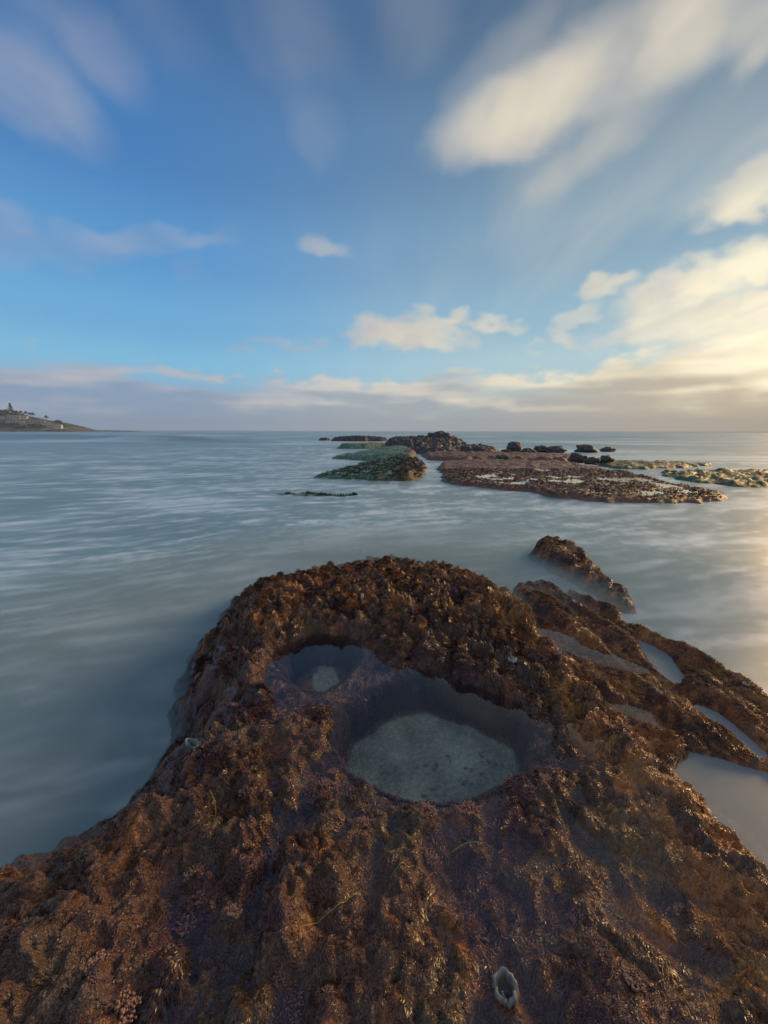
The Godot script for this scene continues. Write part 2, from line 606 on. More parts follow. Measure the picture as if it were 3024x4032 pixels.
func ochre_at(x: float, z: float) -> float:
	return -0.34 + 0.62 * smoothstep(0.5, 1.0, x) + 0.46 * smoothstep(-1.7, -2.4, z)

func make_tide_pool_rock():
	make_rock_noise()
	var outline := pv([-1.66, 0.9, -1.60, -0.3, -1.42, -0.90, -1.36, -1.06, -1.22, -1.12, -1.1, -1.26, -1.06, -1.45, -1.08, -1.67, -1.19, -1.86, -1.29, -2.15, -1.33, -2.35, -1.27, -2.65, -1.35, -3.02, -1.33, -3.29, -1.2, -3.56, -0.94, -3.84, -0.6, -4.1, -0.22, -4.41, 0.17, -4.43, 0.6, -4.22, 0.88, -4.0, 1.0, -3.5, 1.0, -3.0, 1.05, -2.6, 1.08, -2.0, 1.14, -1.4, 1.19, -1.0, 1.24, -0.6, 1.26, 0.9])
	var pool_a := pv([-0.23, -1.36, -0.19, -1.56, 0.02, -1.75, 0.22, -1.81, 0.45, -1.71, 0.65, -1.55, 0.64, -1.37, 0.56, -1.23, 0.41, -1.13, 0.22, -1.08, 0.05, -1.10, -0.13, -1.20])
	var pool_b := pv([-0.54, -1.80, -0.58, -2.02, -0.43, -2.21, -0.22, -2.17, -0.13, -1.98, -0.22, -1.76, -0.30, -1.68, -0.42, -1.70])
	var shelf := pv([-0.66, -1.70, -0.65, -2.03, -0.41, -2.19, -0.15, -2.13, 0.02, -1.90, 0.20, -1.86, 0.32, -1.80, 0.42, -1.68, 0.64, -1.56, 0.72, -1.46, 0.66, -1.27, 0.44, -1.13, 0.21, -1.05, 0.0, -1.08, -0.15, -1.2, -0.22, -1.34, -0.26, -1.5, -0.45, -1.5])
	var t_out := table(outline, 0.05, 0.5)
	var t_a := table(pool_a, 0.02, 0.3)
	var t_b := table(pool_b, 0.02, 0.3)
	var t_s := table(shelf, 0.03, 0.4)
	var height := func(x: float, z: float) -> float:
		var wx := x + 0.05 * n_big.get_noise_2d(x * 3.0 + 11.0, z * 3.0)
		var wz := z + 0.05 * n_big.get_noise_2d(x * 3.0, z * 3.0 + 17.0)
		var d := t_out.at(wx, wz)
		if d < -0.45:
			return -0.9
		# the flanks rise gently out of the water, the side towards the ridges more steeply
		var run := lerpf(0.52, 0.20, smoothstep(0.0, 0.7, x))
		var top := lerpf(0.325, 0.06, smoothstep(-2.55, -4.2, z))
		var e := 1.0 - pow(1.0 - clampf(d / run, 0.0, 1.0), 2.0)
		var y := top * e if d > 0.0 else maxf(d * lerpf(1.1, 2.6, smoothstep(0.0, 0.7, x)), -0.75)
		y += 0.055 * n_big.get_noise_2d(x * 1.5, z * 1.5) * e
		y -= 0.022 * smoothstep(-1.9, -1.5, z) * smoothstep(-0.75, -0.4, x) * (1.0 - smoothstep(0.75, 0.95, x)) * e
		y += 0.05 * exp(-pow((z + 2.42) / 0.22, 2.0)) * e
		# raised lip along the seaward crest
		y += 0.05 * exp(-pow((x - 0.98 - 0.13 * (z + 2.0)) / 0.13, 2.0)) * smoothstep(-3.4, -2.6, z)
		y += 0.025 * exp(-pow((d - 0.5) / 0.16, 2.0)) * (1.0 - smoothstep(0.2, 0.6, x))
		var lum := n_lump.get_noise_2d(x * 7.0, z * 7.0)
		var cell := n_cell.get_noise_2d(x * 11.0 + 0.6 * lum, z * 11.0)
		var sm := n_small.get_noise_2d(x * 26.0, z * 26.0)
		var rough := (0.80 + 0.35 * smoothstep(-1.4, -2.2, z)) * (0.70 + 0.65 * smoothstep(-0.3, 0.35, n_kind.get_noise_2d(x * 1.3 + 300.0, z * 1.3)))
		rough = maxf(rough, 1.0 * smoothstep(-1.8, -2.3, z))
		rough *= 1.0 - 0.25 * smoothstep(0.2, 0.5, x) * smoothstep(-1.5, -1.1, z)
		rough *= smoothstep(-0.25, 0.1, d)
		y += 0.060 * lum * rough
		var wet := smoothstep(FILM + 0.012, FILM - 0.02, y) * smoothstep(-2.6, -2.3, z)
		y += (-0.045 * cell - 0.004 + 0.024 * sm) * rough * (1.0 - 0.8 * wet)
		# pools
		var ds := t_s.at(wx, wz) + 0.02 * lum
		var k := smoothstep(-0.05, 0.05, ds)
		y = lerpf(y, 0.276 + 0.026 * lum + 0.012 * sm, k)
		var warp := 0.03 * lum + 0.016 * sm
		var da := t_a.at(x, z) + warp
		y = lerpf(y, 0.085 + 0.012 * lum, smoothstep(-0.006, 0.022, da))
		var db := t_b.at(x, z) + warp
		y = lerpf(y, 0.07 + 0.02 * lum + 0.012 * sm, smoothstep(-0.02, 0.06, db))
		return y
	var color := func(x: float, z: float, y: float, _n: Vector3) -> Color:
		var c := growth_color(x, z, ochre_at(x, z))
		var q := n_kind.get_noise_2d(x * 4.0 + 90.0, z * 4.0)
		var g := n_grain.get_noise_2d(x * 0.7, z * 0.7)
		# coralline crust round the pools
		var ds := t_s.at(x, z)
		var da := t_a.at(x, z)
		var db := t_b.at(x, z)
		var crust := smoothstep(-0.10, 0.03, ds + 0.06 * q)
		c = c.lerp(Color(0.135, 0.074, 0.062) * (1.0 + 0.5 * g), crust * smoothstep(-0.5, 0.2, q + 0.3 * g) * 0.9)
		# sand on the floors
		var sand := smoothstep(0.03, 0.06, da + 0.01 * q) * smoothstep(0.17, 0.12, y)
		c = c.lerp(Color(0.30, 0.355, 0.285) * (1.0 + 0.35 * g + 0.55 * q), sand)
		var sb := 1.0 - smoothstep(0.85, 1.1, Vector2((x + 0.36 + 0.03 * q) / 0.085, (z + 2.05 + 0.03 * q) / 0.12).length())
		c = c.lerp(Color(0.40, 0.45, 0.37), sb)
		return c
	var xs := graded(-1.95, 1.45, 0.15, 0.0055, 0.006)
	var zs := graded(-4.75, 0.25, -0.6, 0.005, 0.0055)
	var r := sheet(xs, zs, height, color, -0.55)
	main_sheet = r[1]
	var o := put(r[0], mats.rock, "tide_pool_rock")
	tag(o, "broad brown algae-covered rock with two sandy tide pools in its top", "rock")
	# the water standing on the rock
	var film := put(standing_water(main_sheet, -1.6, 1.3, -2.45, 0.22, FILM, 0.02), mats.pool_water, "tide_pool_water")
	tag(film, "still clear water filling the tide pools and hollows of the broad rock", "", "", "structure")

# ---------------------------------------------------------------- ridged rock beside it

func make_ridge_rocks():
	var outline := pv([0.9, 0.9, 0.88, -1.0, 0.82, -2.0, 0.80, -2.8, 0.95, -3.25, 1.13, -3.50, 1.30, -3.68, 1.56, -3.78, 1.80, -3.66, 1.98, -3.30, 2.03, -3.05, 1.97, -2.71, 2.09, -2.46, 2.15, -2.15, 2.22, -1.9, 2.3, -1.5, 2.4, -1.0, 2.4, 0.9])
	var pools := [pv([1.80, -2.46, 1.89, -2.32, 1.82, -2.03, 1.74, -2.0, 1.72, -2.22]), pv([1.14, -2.62, 1.28, -2.55, 1.5, -2.28, 1.62, -2.12, 1.5, -2.1, 1.3, -2.3, 1.14, -2.45]), pv([1.24, -1.84, 1.34, -1.82, 1.46, -1.66, 1.40, -1.58, 1.30, -1.68]), pv([1.70, -1.78, 1.76, -1.74, 1.74, -1.48, 1.68, -1.46]), pv([1.28, -1.38, 1.42, -1.50, 1.60, -1.42, 1.85, -1.30, 1.95, -0.9, 1.95, 0.4, 1.38, 0.4, 1.30, -0.6, 1.27, -1.0])]
	var t_out := table(outline, 0.05, 0.5)
	var t_p := []
	for p in pools:
		t_p.append(table(p, 0.02, 0.25))
	var height := func(x: float, z: float) -> float:
		var wx := x + 0.05 * n_big.get_noise_2d(x * 3.0 + 31.0, z * 3.0)
		var wz := z + 0.05 * n_big.get_noise_2d(x * 3.0, z * 3.0 + 37.0)
		var d := t_out.at(wx, wz)
		if d < -0.45:
			return -0.9
		var e := smoothstep(-0.16, 0.16, d)
		var y := lerpf(-0.7, 0.105, e)
		y -= 0.06 * smoothstep(-2.5, -3.4, z)
		# ridges and runnels parallel to the crest
		var s := x - 0.16 * (z + 1.5)
		var rid := n_big.get_noise_2d(s * 3.4 + 4.0, z * 0.45)
		var lum := n_lump.get_noise_2d(s * 7.0 + 60.0, z * 3.6)
		var cell := n_cell.get_noise_2d(x * 9.0 + lum, z * 7.0)
		var sm := n_small.get_noise_2d(x * 24.0, z * 24.0)
		y += (0.11 * rid + 0.035 * lum - 0.016 * cell + 0.011 * sm) * (0.3 + 0.7 * e)
		y += 0.05 * exp(-pow((d - 0.18) / 0.1, 2.0)) * smoothstep(1.5, 1.9, x)
		for k in t_p.size():
			var dp: float = t_p[k].at(x, z) + 0.03 * lum + 0.012 * sm
			var k2 := smoothstep(-0.06, 0.03, dp)
			if k2 > 0.0:
				y = lerpf(y, 0.066 + 0.022 * lum + 0.016 * sm, k2)
		return y
	var color := func(x: float, z: float, _y: float, _n: Vector3) -> Color:
		var c := growth_color(x + 13.0, z * 0.8, 0.30)
		return c
	var xs := graded(0.75, 2.75, 1.2, 0.007, 0.009)
	var zs := graded(-4.1, 0.25, -1.0, 0.006, 0.007)
	var r := sheet(xs, zs, height, color, -0.5)
	ridge_sheet = r[1]
	var o := put(r[0], mats.rock, "ridged_rock")
	tag(o, "low rust-brown rock with long ridges and shallow runnels beside the broad rock", "rock")
	for k in pools.size():
		var g := Geometry2D.offset_polygon(pools[k], 0.03)
		var w := put(pane(g[0], 0.098), mats.pool_water if k == 1 or k == 2 else mats.milky, "puddle_water")
		tag(w, ["long narrow puddle by the outer edge of the ridged rock", "thin puddle between the broad rock and the ridged rock", "small oval puddle below the crest of the broad rock", "narrow bright slot of water in the ridged rock", "wide shallow channel of still water along the crest"][k], "", "", "structure")
	# the pointed rock at its seaward end
	var tip := pv([1.76, -4.60, 2.10, -5.02, 2.40, -5.10, 2.50, -4.6, 2.46, -3.9, 2.40, -3.30, 2.26, -3.0, 2.05, -2.95, 1.92, -3.4, 1.82, -4.1])
	var t_tip := table(tip, 0.04, 0.5)
	var th := func(x: float, z: float) -> float:
		var d := t_tip.at(x + 0.05 * n_big.get_noise_2d(x * 3.0, z * 3.0), z)
		if d < -0.4:
			return -0.9
		var e := smoothstep(-0.25, 0.22, d)
		var s := x - 0.05 * z
		var lum := n_lump.get_noise_2d(x * 6.0 + 7.0, z * 4.0)
		var y := lerpf(-0.5, 0.105, e) + 0.10 * smoothstep(-3.4, -4.5, z) * e + 0.05 * n_big.get_noise_2d(s * 3.0, z) * e
		y += 0.04 * lum + 0.012 * n_small.get_noise_2d(x * 22.0, z * 22.0) - 0.015 * n_cell.get_noise_2d(x * 9.0, z * 8.0)
		return y
	var tr := sheet(lines(1.5, 2.85, 0.012), lines(-5.4, -2.9, 0.014), th, func(x: float, z: float, _y: float, _n: Vector3) -> Color: return growth_color(x + 23.0, z, 0.16), -0.45)
	var po := put(tr[0], mats.rock, "pointed_rock")
	tip_sheet = tr[1]
	tag(po, "pointed brown rock rising from the misty water past the ridged rock", "rock")

# ---------------------------------------------------------------- the farther reef

func reef_part(called: String, label: String, poly: PackedVector2Array, top: Callable, edge: float, rough: float, color: Callable, step: float, seed_: float, mat_name := "far_rock") -> Array:
	var lo := poly[0]
	var hi := poly[0]
	for p in poly:
		lo = lo.min(p)
		hi = hi.max(p)
	lo -= Vector2(edge, edge) * 1.6
	hi += Vector2(edge, edge) * 1.6
	var t := table(poly, step * 3.0, edge * 2.0)
	var wob := edge * 0.7
	var height := func(x: float, z: float) -> float:
		var d := t.at(x + wob * n_big.get_noise_2d(x / edge * 0.35 + seed_, z / edge * 0.35), z + wob * n_big.get_noise_2d(x / edge * 0.35, z / edge * 0.35 + seed_))
		var e := smoothstep(-edge, edge, d)
		if e <= 0.0:
			return -0.5
		var y := lerpf(-0.35, top.call(x, z), e)
		var lum := n_lump.get_noise_2d(x * 1.3 + seed_, z * 1.3)
		var cell := n_cell.get_noise_2d(x * 3.0 + seed_, z * 2.6)
		y += rough * (0.9 * lum - 0.5 * cell - 0.3 + 0.4 * n_small.get_noise_2d(x * 6.0, z * 6.0 + seed_)) * e
		return y
	var r := sheet(lines(lo.x, hi.x, step), lines(lo.y, hi.y, step * 1.3), height, color, -0.3)
	var o := put(r[0], mats[mat_name], called)
	tag(o, label, "rock")
	return [o, r[1]]

func boulder(at: Vector3, size: Vector3, seed_: int, called: String, label: String, one: Color, other: Color):
	var n := noise(seed_, 1.1, 4)
	var n2 := noise(seed_ + 1, 0.8, 1, FastNoiseLite.TYPE_CELLULAR)
	n2.cellular_return_type = FastNoiseLite.RETURN_DISTANCE
	var st := SurfaceTool.new()
	st.begin(Mesh.PRIMITIVE_TRIANGLES)
	var nu := 36
	var nv := 22
	for j in nv + 1:
		for i in nu + 1:
			var a := TAU * (i % nu) / nu
			var b := PI * j / nv
			var d := Vector3(sin(b) * cos(a), cos(b), sin(b) * sin(a))
			var r := 1.0 + 0.5 * n.get_noise_3dv(d * 1.2) - 0.45 * n2.get_noise_3dv(d * 1.7) + 0.14 * n.get_noise_3dv(d * 5.0)
			var p := d * r
			p.y = maxf(p.y, -0.8)
			var k := smoothstep(0.0, 0.5, n.get_noise_3dv(d * 2.2 + Vector3(9, 0, 0)) + 0.2)
			st.set_color(one.lerp(other, k) * (1.0 + 0.5 * n.get_noise_3dv(d * 14.0)))
			st.set_smooth_group(0)
			st.add_vertex(p * size)
	for j in nv:
		for i in nu:
			var k := j * (nu + 1) + i
			for q in [k, k + 1, k + nu + 1, k + 1, k + nu + 2, k + nu + 1]:
				st.add_index(q)
	st.generate_normals()
	var o := put(st.commit(), mats.far_rock, called)
	o.position = at
	o.rotation.y = seed_ * 1.7
	tag(o, label, "rock", "boulders standing in the water past the brown reef")
	return o

func make_reef():
	var green := func(x: float, z: float, _y: float, _n: Vector3) -> Color:
		var k := n_kind.get_noise_2d(x * 0.9, z * 0.6)
		var g := n_grain.get_noise_2d(x * 0.09, z * 0.05)
		var c := Color(0.060, 0.135, 0.070).lerp(Color(0.19, 0.28, 0.23), smoothstep(0.05, 0.45, g + 0.5 * k))
		var brown := smoothstep(-0.15, 0.25, x - 0.15 + 0.12 * (z + 13.0) + 1.4 * k)
		return c.lerp(Color(0.11, 0.062, 0.03).lerp(Color(0.05, 0.03, 0.024), smoothstep(-0.2, 0.3, g)), brown)
	var brown_c := func(x: float, z: float, _y: float, _n: Vector3) -> Color:
		var k := n_kind.get_noise_2d(x * 0.5, z * 0.5)
		var q := n_kind.get_noise_2d(x * 2.0 + 20.0, z * 2.0)
		var g := n_grain.get_noise_2d(x * 0.12, z * 0.12)
		var c := Color(0.19, 0.082, 0.058).lerp(Color(0.105, 0.060, 0.050), smoothstep(-0.1, 0.3, q))
		c = c.lerp(Color(0.18, 0.105, 0.05), smoothstep(0.1, 0.4, g + k) * 0.8)
		c = c.lerp(Color(0.05, 0.075, 0.03), smoothstep(0.25, 0.5, k + 0.2 * q) * 0.6)
		return c * (1.0 + 0.35 * g)
	var dark_c := func(x: float, z: float, y: float, _n: Vector3) -> Color:
		var q := n_kind.get_noise_2d(x * 1.1 + 40.0, z * 0.8)
		var g := n_grain.get_noise_2d(x * 0.08, z * 0.06)
		var c := Color(0.030, 0.028, 0.026).lerp(Color(0.060, 0.062, 0.055), smoothstep(0.0, 0.4, q))
		return c.lerp(Color(0.085, 0.040, 0.028), smoothstep(-0.1, 0.3, g + 0.6 * q) * smoothstep(0.55, 0.25, y)) * (1.0 + 0.3 * g)
	# green rock on the near side of the channel
	var a := reef_part("green_rock", "low green weed-covered rock with a shaggy brown end by the channel", pv([-2.9, -12.5, -2.5, -13.6, -1.6, -15.6, -0.4, -18.0, 1.2, -19.5, 1.9, -18.0, 1.6, -15.0, 1.25, -13.0, 0.9, -12.2, 0.1, -12.0, -0.9, -12.35, -1.9, -12.35]), func(x: float, z: float) -> float: return 0.03 + 0.24 * smoothstep(-3.0, 0.6, x) + 0.05 * smoothstep(-13.0, -16.0, z), 0.45, 0.10, green, 0.06, 3.0)
	reef_part("green_rock", "dark green rounded rock behind the shaggy brown end of the low green rock", pv([-3.3, -22.6, -2.6, -24.5, -1.0, -29.0, 0.8, -33.0, 2.0, -31.0, 2.1, -24.0, 1.9, -20.5, 0.6, -20.0, -0.8, -20.4, -2.0, -21.2]), func(x: float, _z: float) -> float: return 0.16 + 0.26 * smoothstep(-3.0, 1.4, x), 0.5, 0.10, green, 0.10, 9.0)
	reef_part("green_rock", "flat dark green slab standing clear in the surf behind the green rocks", pv([-4.5, -36.0, -4.2, -38.5, -1.2, -41.0, 0.4, -40.0, 0.0, -37.0, -1.8, -35.5, -3.4, -35.2]), func(_x: float, _z: float) -> float: return 0.42, 0.5, 0.08, green, 0.12, 15.0)
	reef_part("dark_rock", "long low dark rock out in the white surf beyond the green slab", pv([-8.8, -64.0, -8.0, -68.0, -3.0, -70.0, 0.6, -67.0, 0.4, -63.0, -3.0, -62.0, -6.5, -62.2]), func(x: float, _z: float) -> float: return 0.75 - 0.05 * absf(x + 4.5), 0.8, 0.30, dark_c, 0.16, 21.0)
	reef_part("dark_rock", "small dark rock awash beside the long low dark rock", pv([-11.4, -67.0, -10.8, -69.5, -9.6, -69.0, -9.7, -66.6]), func(_x: float, _z: float) -> float: return 0.42, 0.5, 0.15, dark_c, 0.12, 25.0)
	reef_part("dark_rock", "big jagged dark rock mass at the head of the channel", pv([0.2, -38.0, 0.6, -47.0, 3.5, -50.0, 7.0, -46.0, 8.2, -40.0, 6.8, -31.0, 5.0, -26.5, 3.0, -25.2, 2.2, -26.8, 1.9, -31.0]), func(x: float, z: float) -> float: return 0.42 + 0.42 * smoothstep(-27.0, -40.0, z) + 0.1 * smoothstep(3.0, 6.0, x), 0.9, 0.34, dark_c, 0.10, 31.0)
	boulder(Vector3(5.55, 0.72, -38.5), Vector3(1.05, 0.62, 1.1), 4, "boulder", "grey-brown boulder crowning the jagged dark rock mass", Color(0.062, 0.054, 0.047), Color(0.058, 0.056, 0.050))
	boulder(Vector3(4.1, 0.55, -41.0), Vector3(1.0, 0.5, 0.9), 14, "boulder", "smaller dark boulder beside the crowning boulder on the dark rocks", Color(0.050, 0.045, 0.042), Color(0.046, 0.045, 0.042))
	reef_part("dark_rock", "low dark brown rock tapering off from the jagged rock mass", pv([5.2, -27.0, 5.6, -31.5, 8.2, -33.0, 9.0, -30.5, 8.6, -28.0, 7.2, -26.5]), func(x: float, _z: float) -> float: return 0.5 - 0.05 * absf(x - 6.5), 0.7, 0.24, dark_c, 0.10, 37.0)
	# brown reef right of the channel
	var f := pv([2.5, -18.0, 2.0, -14.5, 1.75, -11.4, 2.1, -10.9, 3.35, -10.05, 4.1, -8.99, 5.08, -8.3, 6.0, -8.05, 6.9, -8.15, 7.9, -8.6, 8.4, -9.1, 8.5, -10.2, 8.7, -11.5, 9.0, -13.5, 9.0, -16.0, 8.4, -18.5, 6.5, -19.5, 4.5, -19.2, 3.2, -19.0])
	var fr := reef_part("brown_reef", "wide flat brown reef with bright puddles across the water from the broad rock", f, func(x: float, z: float) -> float: return 0.125 + 0.05 * n_big.get_noise_2d(x * 0.4, z * 0.4) + 0.08 * smoothstep(-14.0, -18.0, z), 0.34, 0.07, brown_c, 0.045, 43.0)
	var puddles := put(pane(Geometry2D.offset_polygon(f, -0.6)[0], 0.122), mats.pool_water, "reef_puddles")
	tag(puddles, "bright shallow puddles lying on the flat brown reef", "", "", "structure")
	reef_part("brown_reef", "second reddish-brown reef ledge behind the flat brown reef", pv([2.3, -21.5, 2.4, -25.5, 6.0, -26.5, 10.5, -24.5, 11.5, -21.5, 9.5, -20.2, 6.0, -20.6, 4.0, -20.2]), func(_x: float, _z: float) -> float: return 0.24, 0.4, 0.12, brown_c, 0.09, 47.0)
	var spots := [[10.35, -30.6, 0.54, 0.42, "largest dark domed boulder standing alone past the brown reef", 0], [10.6, -28.4, 0.46, 0.20, "low brown boulder beside the largest domed boulder", 0], [9.1, -28.8, 0.28, 0.15, "small round brown boulder between the dark rocks and the domed boulder", 0], [12.3, -30.2, 0.5, 0.27, "green-topped boulder leaning against a brown boulder in the surf", 1], [13.1, -29.4, 0.58, 0.27, "brown boulder with green foot behind the flat reef", 1], [15.7, -30.0, 0.6, 0.32, "pale wet boulder standing apart in the surf", 1], [18.0, -31.0, 0.5, 0.18, "low dark boulder almost covered by the surf", 0], [9.35, -18.6, 0.31, 0.22, "dark round boulder on the back edge of the brown reef", 0], [9.5, -17.6, 0.30, 0.16, "flat dark boulder in front of the dark round boulder on the reef", 0], [10.55, -18.2, 0.28, 0.18, "dark boulder beside the green weed at the reef's back edge", 0], [6.1, -19.8, 0.34, 0.15, "small dark boulder with green foot in a reef puddle", 1]]
	for k in spots.size():
		var s: Array = spots[k]
		boulder(Vector3(s[0], s[3] * 0.5 + (0.02 if s[1] < -25.0 else 0.14), s[1]), Vector3(s[2], s[3], s[2] * 0.85), 60 + k * 3, "boulder", s[4], Color(0.066, 0.046, 0.038), Color(0.05, 0.068, 0.036) if s[5] else Color(0.058, 0.048, 0.040))
	# green weed-covered flats at the right
	var weed_c := func(x: float, z: float, _y: float, _n: Vector3) -> Color:
		var q := n_kind.get_noise_2d(x * 1.2, z * 1.2)
		var g := n_grain.get_noise_2d(x * 0.12, z * 0.05)
		return Color(0.036, 0.092, 0.036).lerp(Color(0.065, 0.13, 0.060), smoothstep(-0.1, 0.4, g)).lerp(Color(0.09, 0.055, 0.03), smoothstep(0.1, 0.4, q))
	reef_part("weedy_rock", "long low rock under a coat of bright green surf grass", pv([9.3, -12.2, 10.2, -10.7, 12.5, -10.6, 16.0, -11.4, 22.0, -12.0, 30.0, -13.0, 30.0, -16.5, 20.0, -15.6, 14.0, -15.6, 10.6, -15.4]), func(x: float, z: float) -> float: return 0.09 + 0.08 * n_big.get_noise_2d(x * 0.8, z * 0.8), 0.6, 0.14, weed_c, 0.08, 53.0)
	reef_part("weedy_rock", "narrow strip of green and brown weed between the reef and the boulders", pv([9.5, -16.4, 10.6, -19.5, 13.5, -20.0, 16.0, -18.4, 13.0, -16.6, 11.0, -16.0]), func(_x: float, _z: float) -> float: return 0.12, 0.4, 0.12, weed_c, 0.09, 57.0)
	var ledge := reef_part("weedy_rock", "grassy green ledge just awash in the water before the green rock", pv([-3.3, -9.55, -2.2, -9.95, -0.6, -9.6, -0.2, -9.2, -1.0, -8.95, -2.4, -9.1]), func(_x: float, _z: float) -> float: return 0.0, 0.3, 0.06, weed_c, 0.05, 61.0)
	shag(ledge[1], 700, -3.2, -0.3, -9.9, -9.0, -0.06, 0.05, 0.11, "surf_grass", ledge[0], [Color(0.07, 0.15, 0.05), Color(0.12, 0.21, 0.09)], -9.0)
	shag(a[1], 2600, -2.8, 1.8, -19.0, -12.0, 0.05, 0.11, 0.10, "surf_grass", a[0], [Color(0.045, 0.095, 0.035), Color(0.11, 0.15, 0.10), Color(0.10, 0.058, 0.028), Color(0.19, 0.12, 0.05)], 0.3)
	shag(fr[1], 9000, 1.8, 9.0, -15.0, -8.1, 0.085, 0.04, 0.07, "turf_algae", fr[0], [Color(0.20, 0.09, 0.06), Color(0.13, 0.07, 0.055), Color(0.24, 0.13, 0.06), Color(0.14, 0.11, 0.06)], -9.0)

# tufts of weed over a far rock; past split_x the later half of the colours
func shag(s: Sheet, count: int, x0: float, x1: float, z0: float, z1: float, least: float, a: float, b: float, called: String, parent: Node, colors: Array, split_x: float):
	var spots := []
	var tints := PackedColorArray()
	for k in count:
		var x := rng.randf_range(x0, x1)
		var z := rng.randf_range(z0, z1)
		var y := s.at(x, z)
		if y < least:
			continue
		var n := s.up(x, z, 0.05)
		var size := rng.randf_range(a, b)
		spots.append(tuft_place(Vector3(x, y - 0.1 * size, z), n, rng.randf_range(-0.9, 0.9), size))
		var half := colors.size() / 2
		var later := split_x > -5.0 and x + 0.12 * (z + 13.0) + rng.randf_range(-0.6, 0.6) > split_x
		tints.append(colors[(half if later else 0) + rng.randi() % (half if split_x > -5.0 else colors.size())] * rng.randf_range(0.7, 1.3))
	scatter(turf_mesh(31), spots, tints, mats.turf, called, parent)

# ---------------------------------------------------------------- tufts

func tuft_place(at: Vector3, n: Vector3, turn: float, size: float) -> Transform3D:
	var fwd := Vector3(sin(turn), 0, cos(turn))
	var side := n.cross(fwd).normalized()
	fwd = side.cross(n).normalized()
	return Transform3D(Basis(side * size, n * size, fwd * size), at)

func scatter(mesh: Mesh, spots: Array, tints: PackedColorArray, mat: Material, called: String, parent: Node):
	var mm := MultiMesh.new()
	mm.transform_format = MultiMesh.TRANSFORM_3D
	mm.use_colors = true
	mm.mesh = mesh
	mm.instance_count = spots.size()
	for k in spots.size():
		mm.set_instance_transform(k, spots[k])
		mm.set_instance_color(k, tints[k])
	mesh.surface_set_material(0, mat)
	var o := MultiMeshInstance3D.new()
	o.multimesh = mm
	o.name = called
	o.set_meta("kind", "stuff")
	parent.add_child(o, true)
	return o

# a tuft of fine fronds combed one way (+z), about one unit long
func turf_mesh(seed_: int, fronds := 18) -> ArrayMesh:
	var r := RandomNumberGenerator.new()
	r.seed = seed_
	var st := SurfaceTool.new()
	st.begin(Mesh.PRIMITIVE_TRIANGLES)
	for k in fronds:
		var p := Vector3(r.randf_range(-0.45, 0.45), 0.0, r.randf_range(-0.45, 0.45))
		var d := Vector3(r.randf_range(-0.6, 0.6), r.randf_range(0.05, 0.55), r.randf_range(0.1, 1.0)).normalized()
		var side := d.cross(Vector3.UP).normalized() * r.randf_range(0.035, 0.07)
		var l := r.randf_range(0.5, 1.0)
		var q := p + d * l * 0.5 + Vector3(0, 0.16, 0)
		var e := p + d * l + Vector3(0, r.randf_range(-0.1, 0.12), 0)
		var tone := r.randf_range(0.65, 1.25)
		var pts := [p - side * 0.7, p + side * 0.7, q - side, q + side, e]
		for t in [0, 2, 1, 1, 2, 3, 2, 4, 3]:
			st.set_color(Color(tone, tone, tone))
			st.add_vertex(pts[t])
	st.generate_normals()
	return st.commit()

# a knobbly cushion of jointed branchlets, about one unit across
func coralline_mesh(seed_: int, count: int) -> ArrayMesh:
	var r := RandomNumberGenerator.new()
	r.seed = seed_
	var st := SurfaceTool.new()
	st.begin(Mesh.PRIMITIVE_TRIANGLES)
	for k in count:
		var a := r.randf() * TAU
		var rad := sqrt(r.randf()) * 0.42
		var p := Vector3(cos(a) * rad * r.randf_range(0.8, 1.3), 0.0, sin(a) * rad)
		var d := Vector3(p.x * 1.6 + r.randf_range(-0.3, 0.3), 0.75, p.z * 1.6 + r.randf_range(-0.3, 0.3)).normalized()
		var joints := r.randi_range(2, 3)
		var w := r.randf_range(0.055, 0.085)
		for j in joints:
			var l := r.randf_range(0.13, 0.2)
			bead(st, p, d, l, w, Color(1, 1, 1) * (0.7 + 0.22 * j + r.randf_range(-0.1, 0.1)))
			p += d * l * 0.9
			d = (d + Vector3(r.randf_range(-0.5, 0.5), 0.1, r.randf_range(-0.5, 0.5))).normalized()
			w *= 0.92
	st.generate_normals()
	return st.commit()

func bead(st: SurfaceTool, p: Vector3, d: Vector3, l: float, w: float, c: Color):
	var s := d.cross(Vector3(0.3, 0.2, 0.9)).normalized()
	var t := d.cross(s)
	var mid := []
	for k in 5:
		var a := TAU * k / 5.0
		mid.append(p + d * l * 0.6 + (s * cos(a) + t * sin(a)) * w)
	for k in 5:
		var m: Vector3 = mid[k]
		var n: Vector3 = mid[(k + 1) % 5]
		for q in [p, n, m, m, n, p + d * l]:
			st.set_color(c)
			st.set_smooth_group(0)
			st.add_vertex(q)

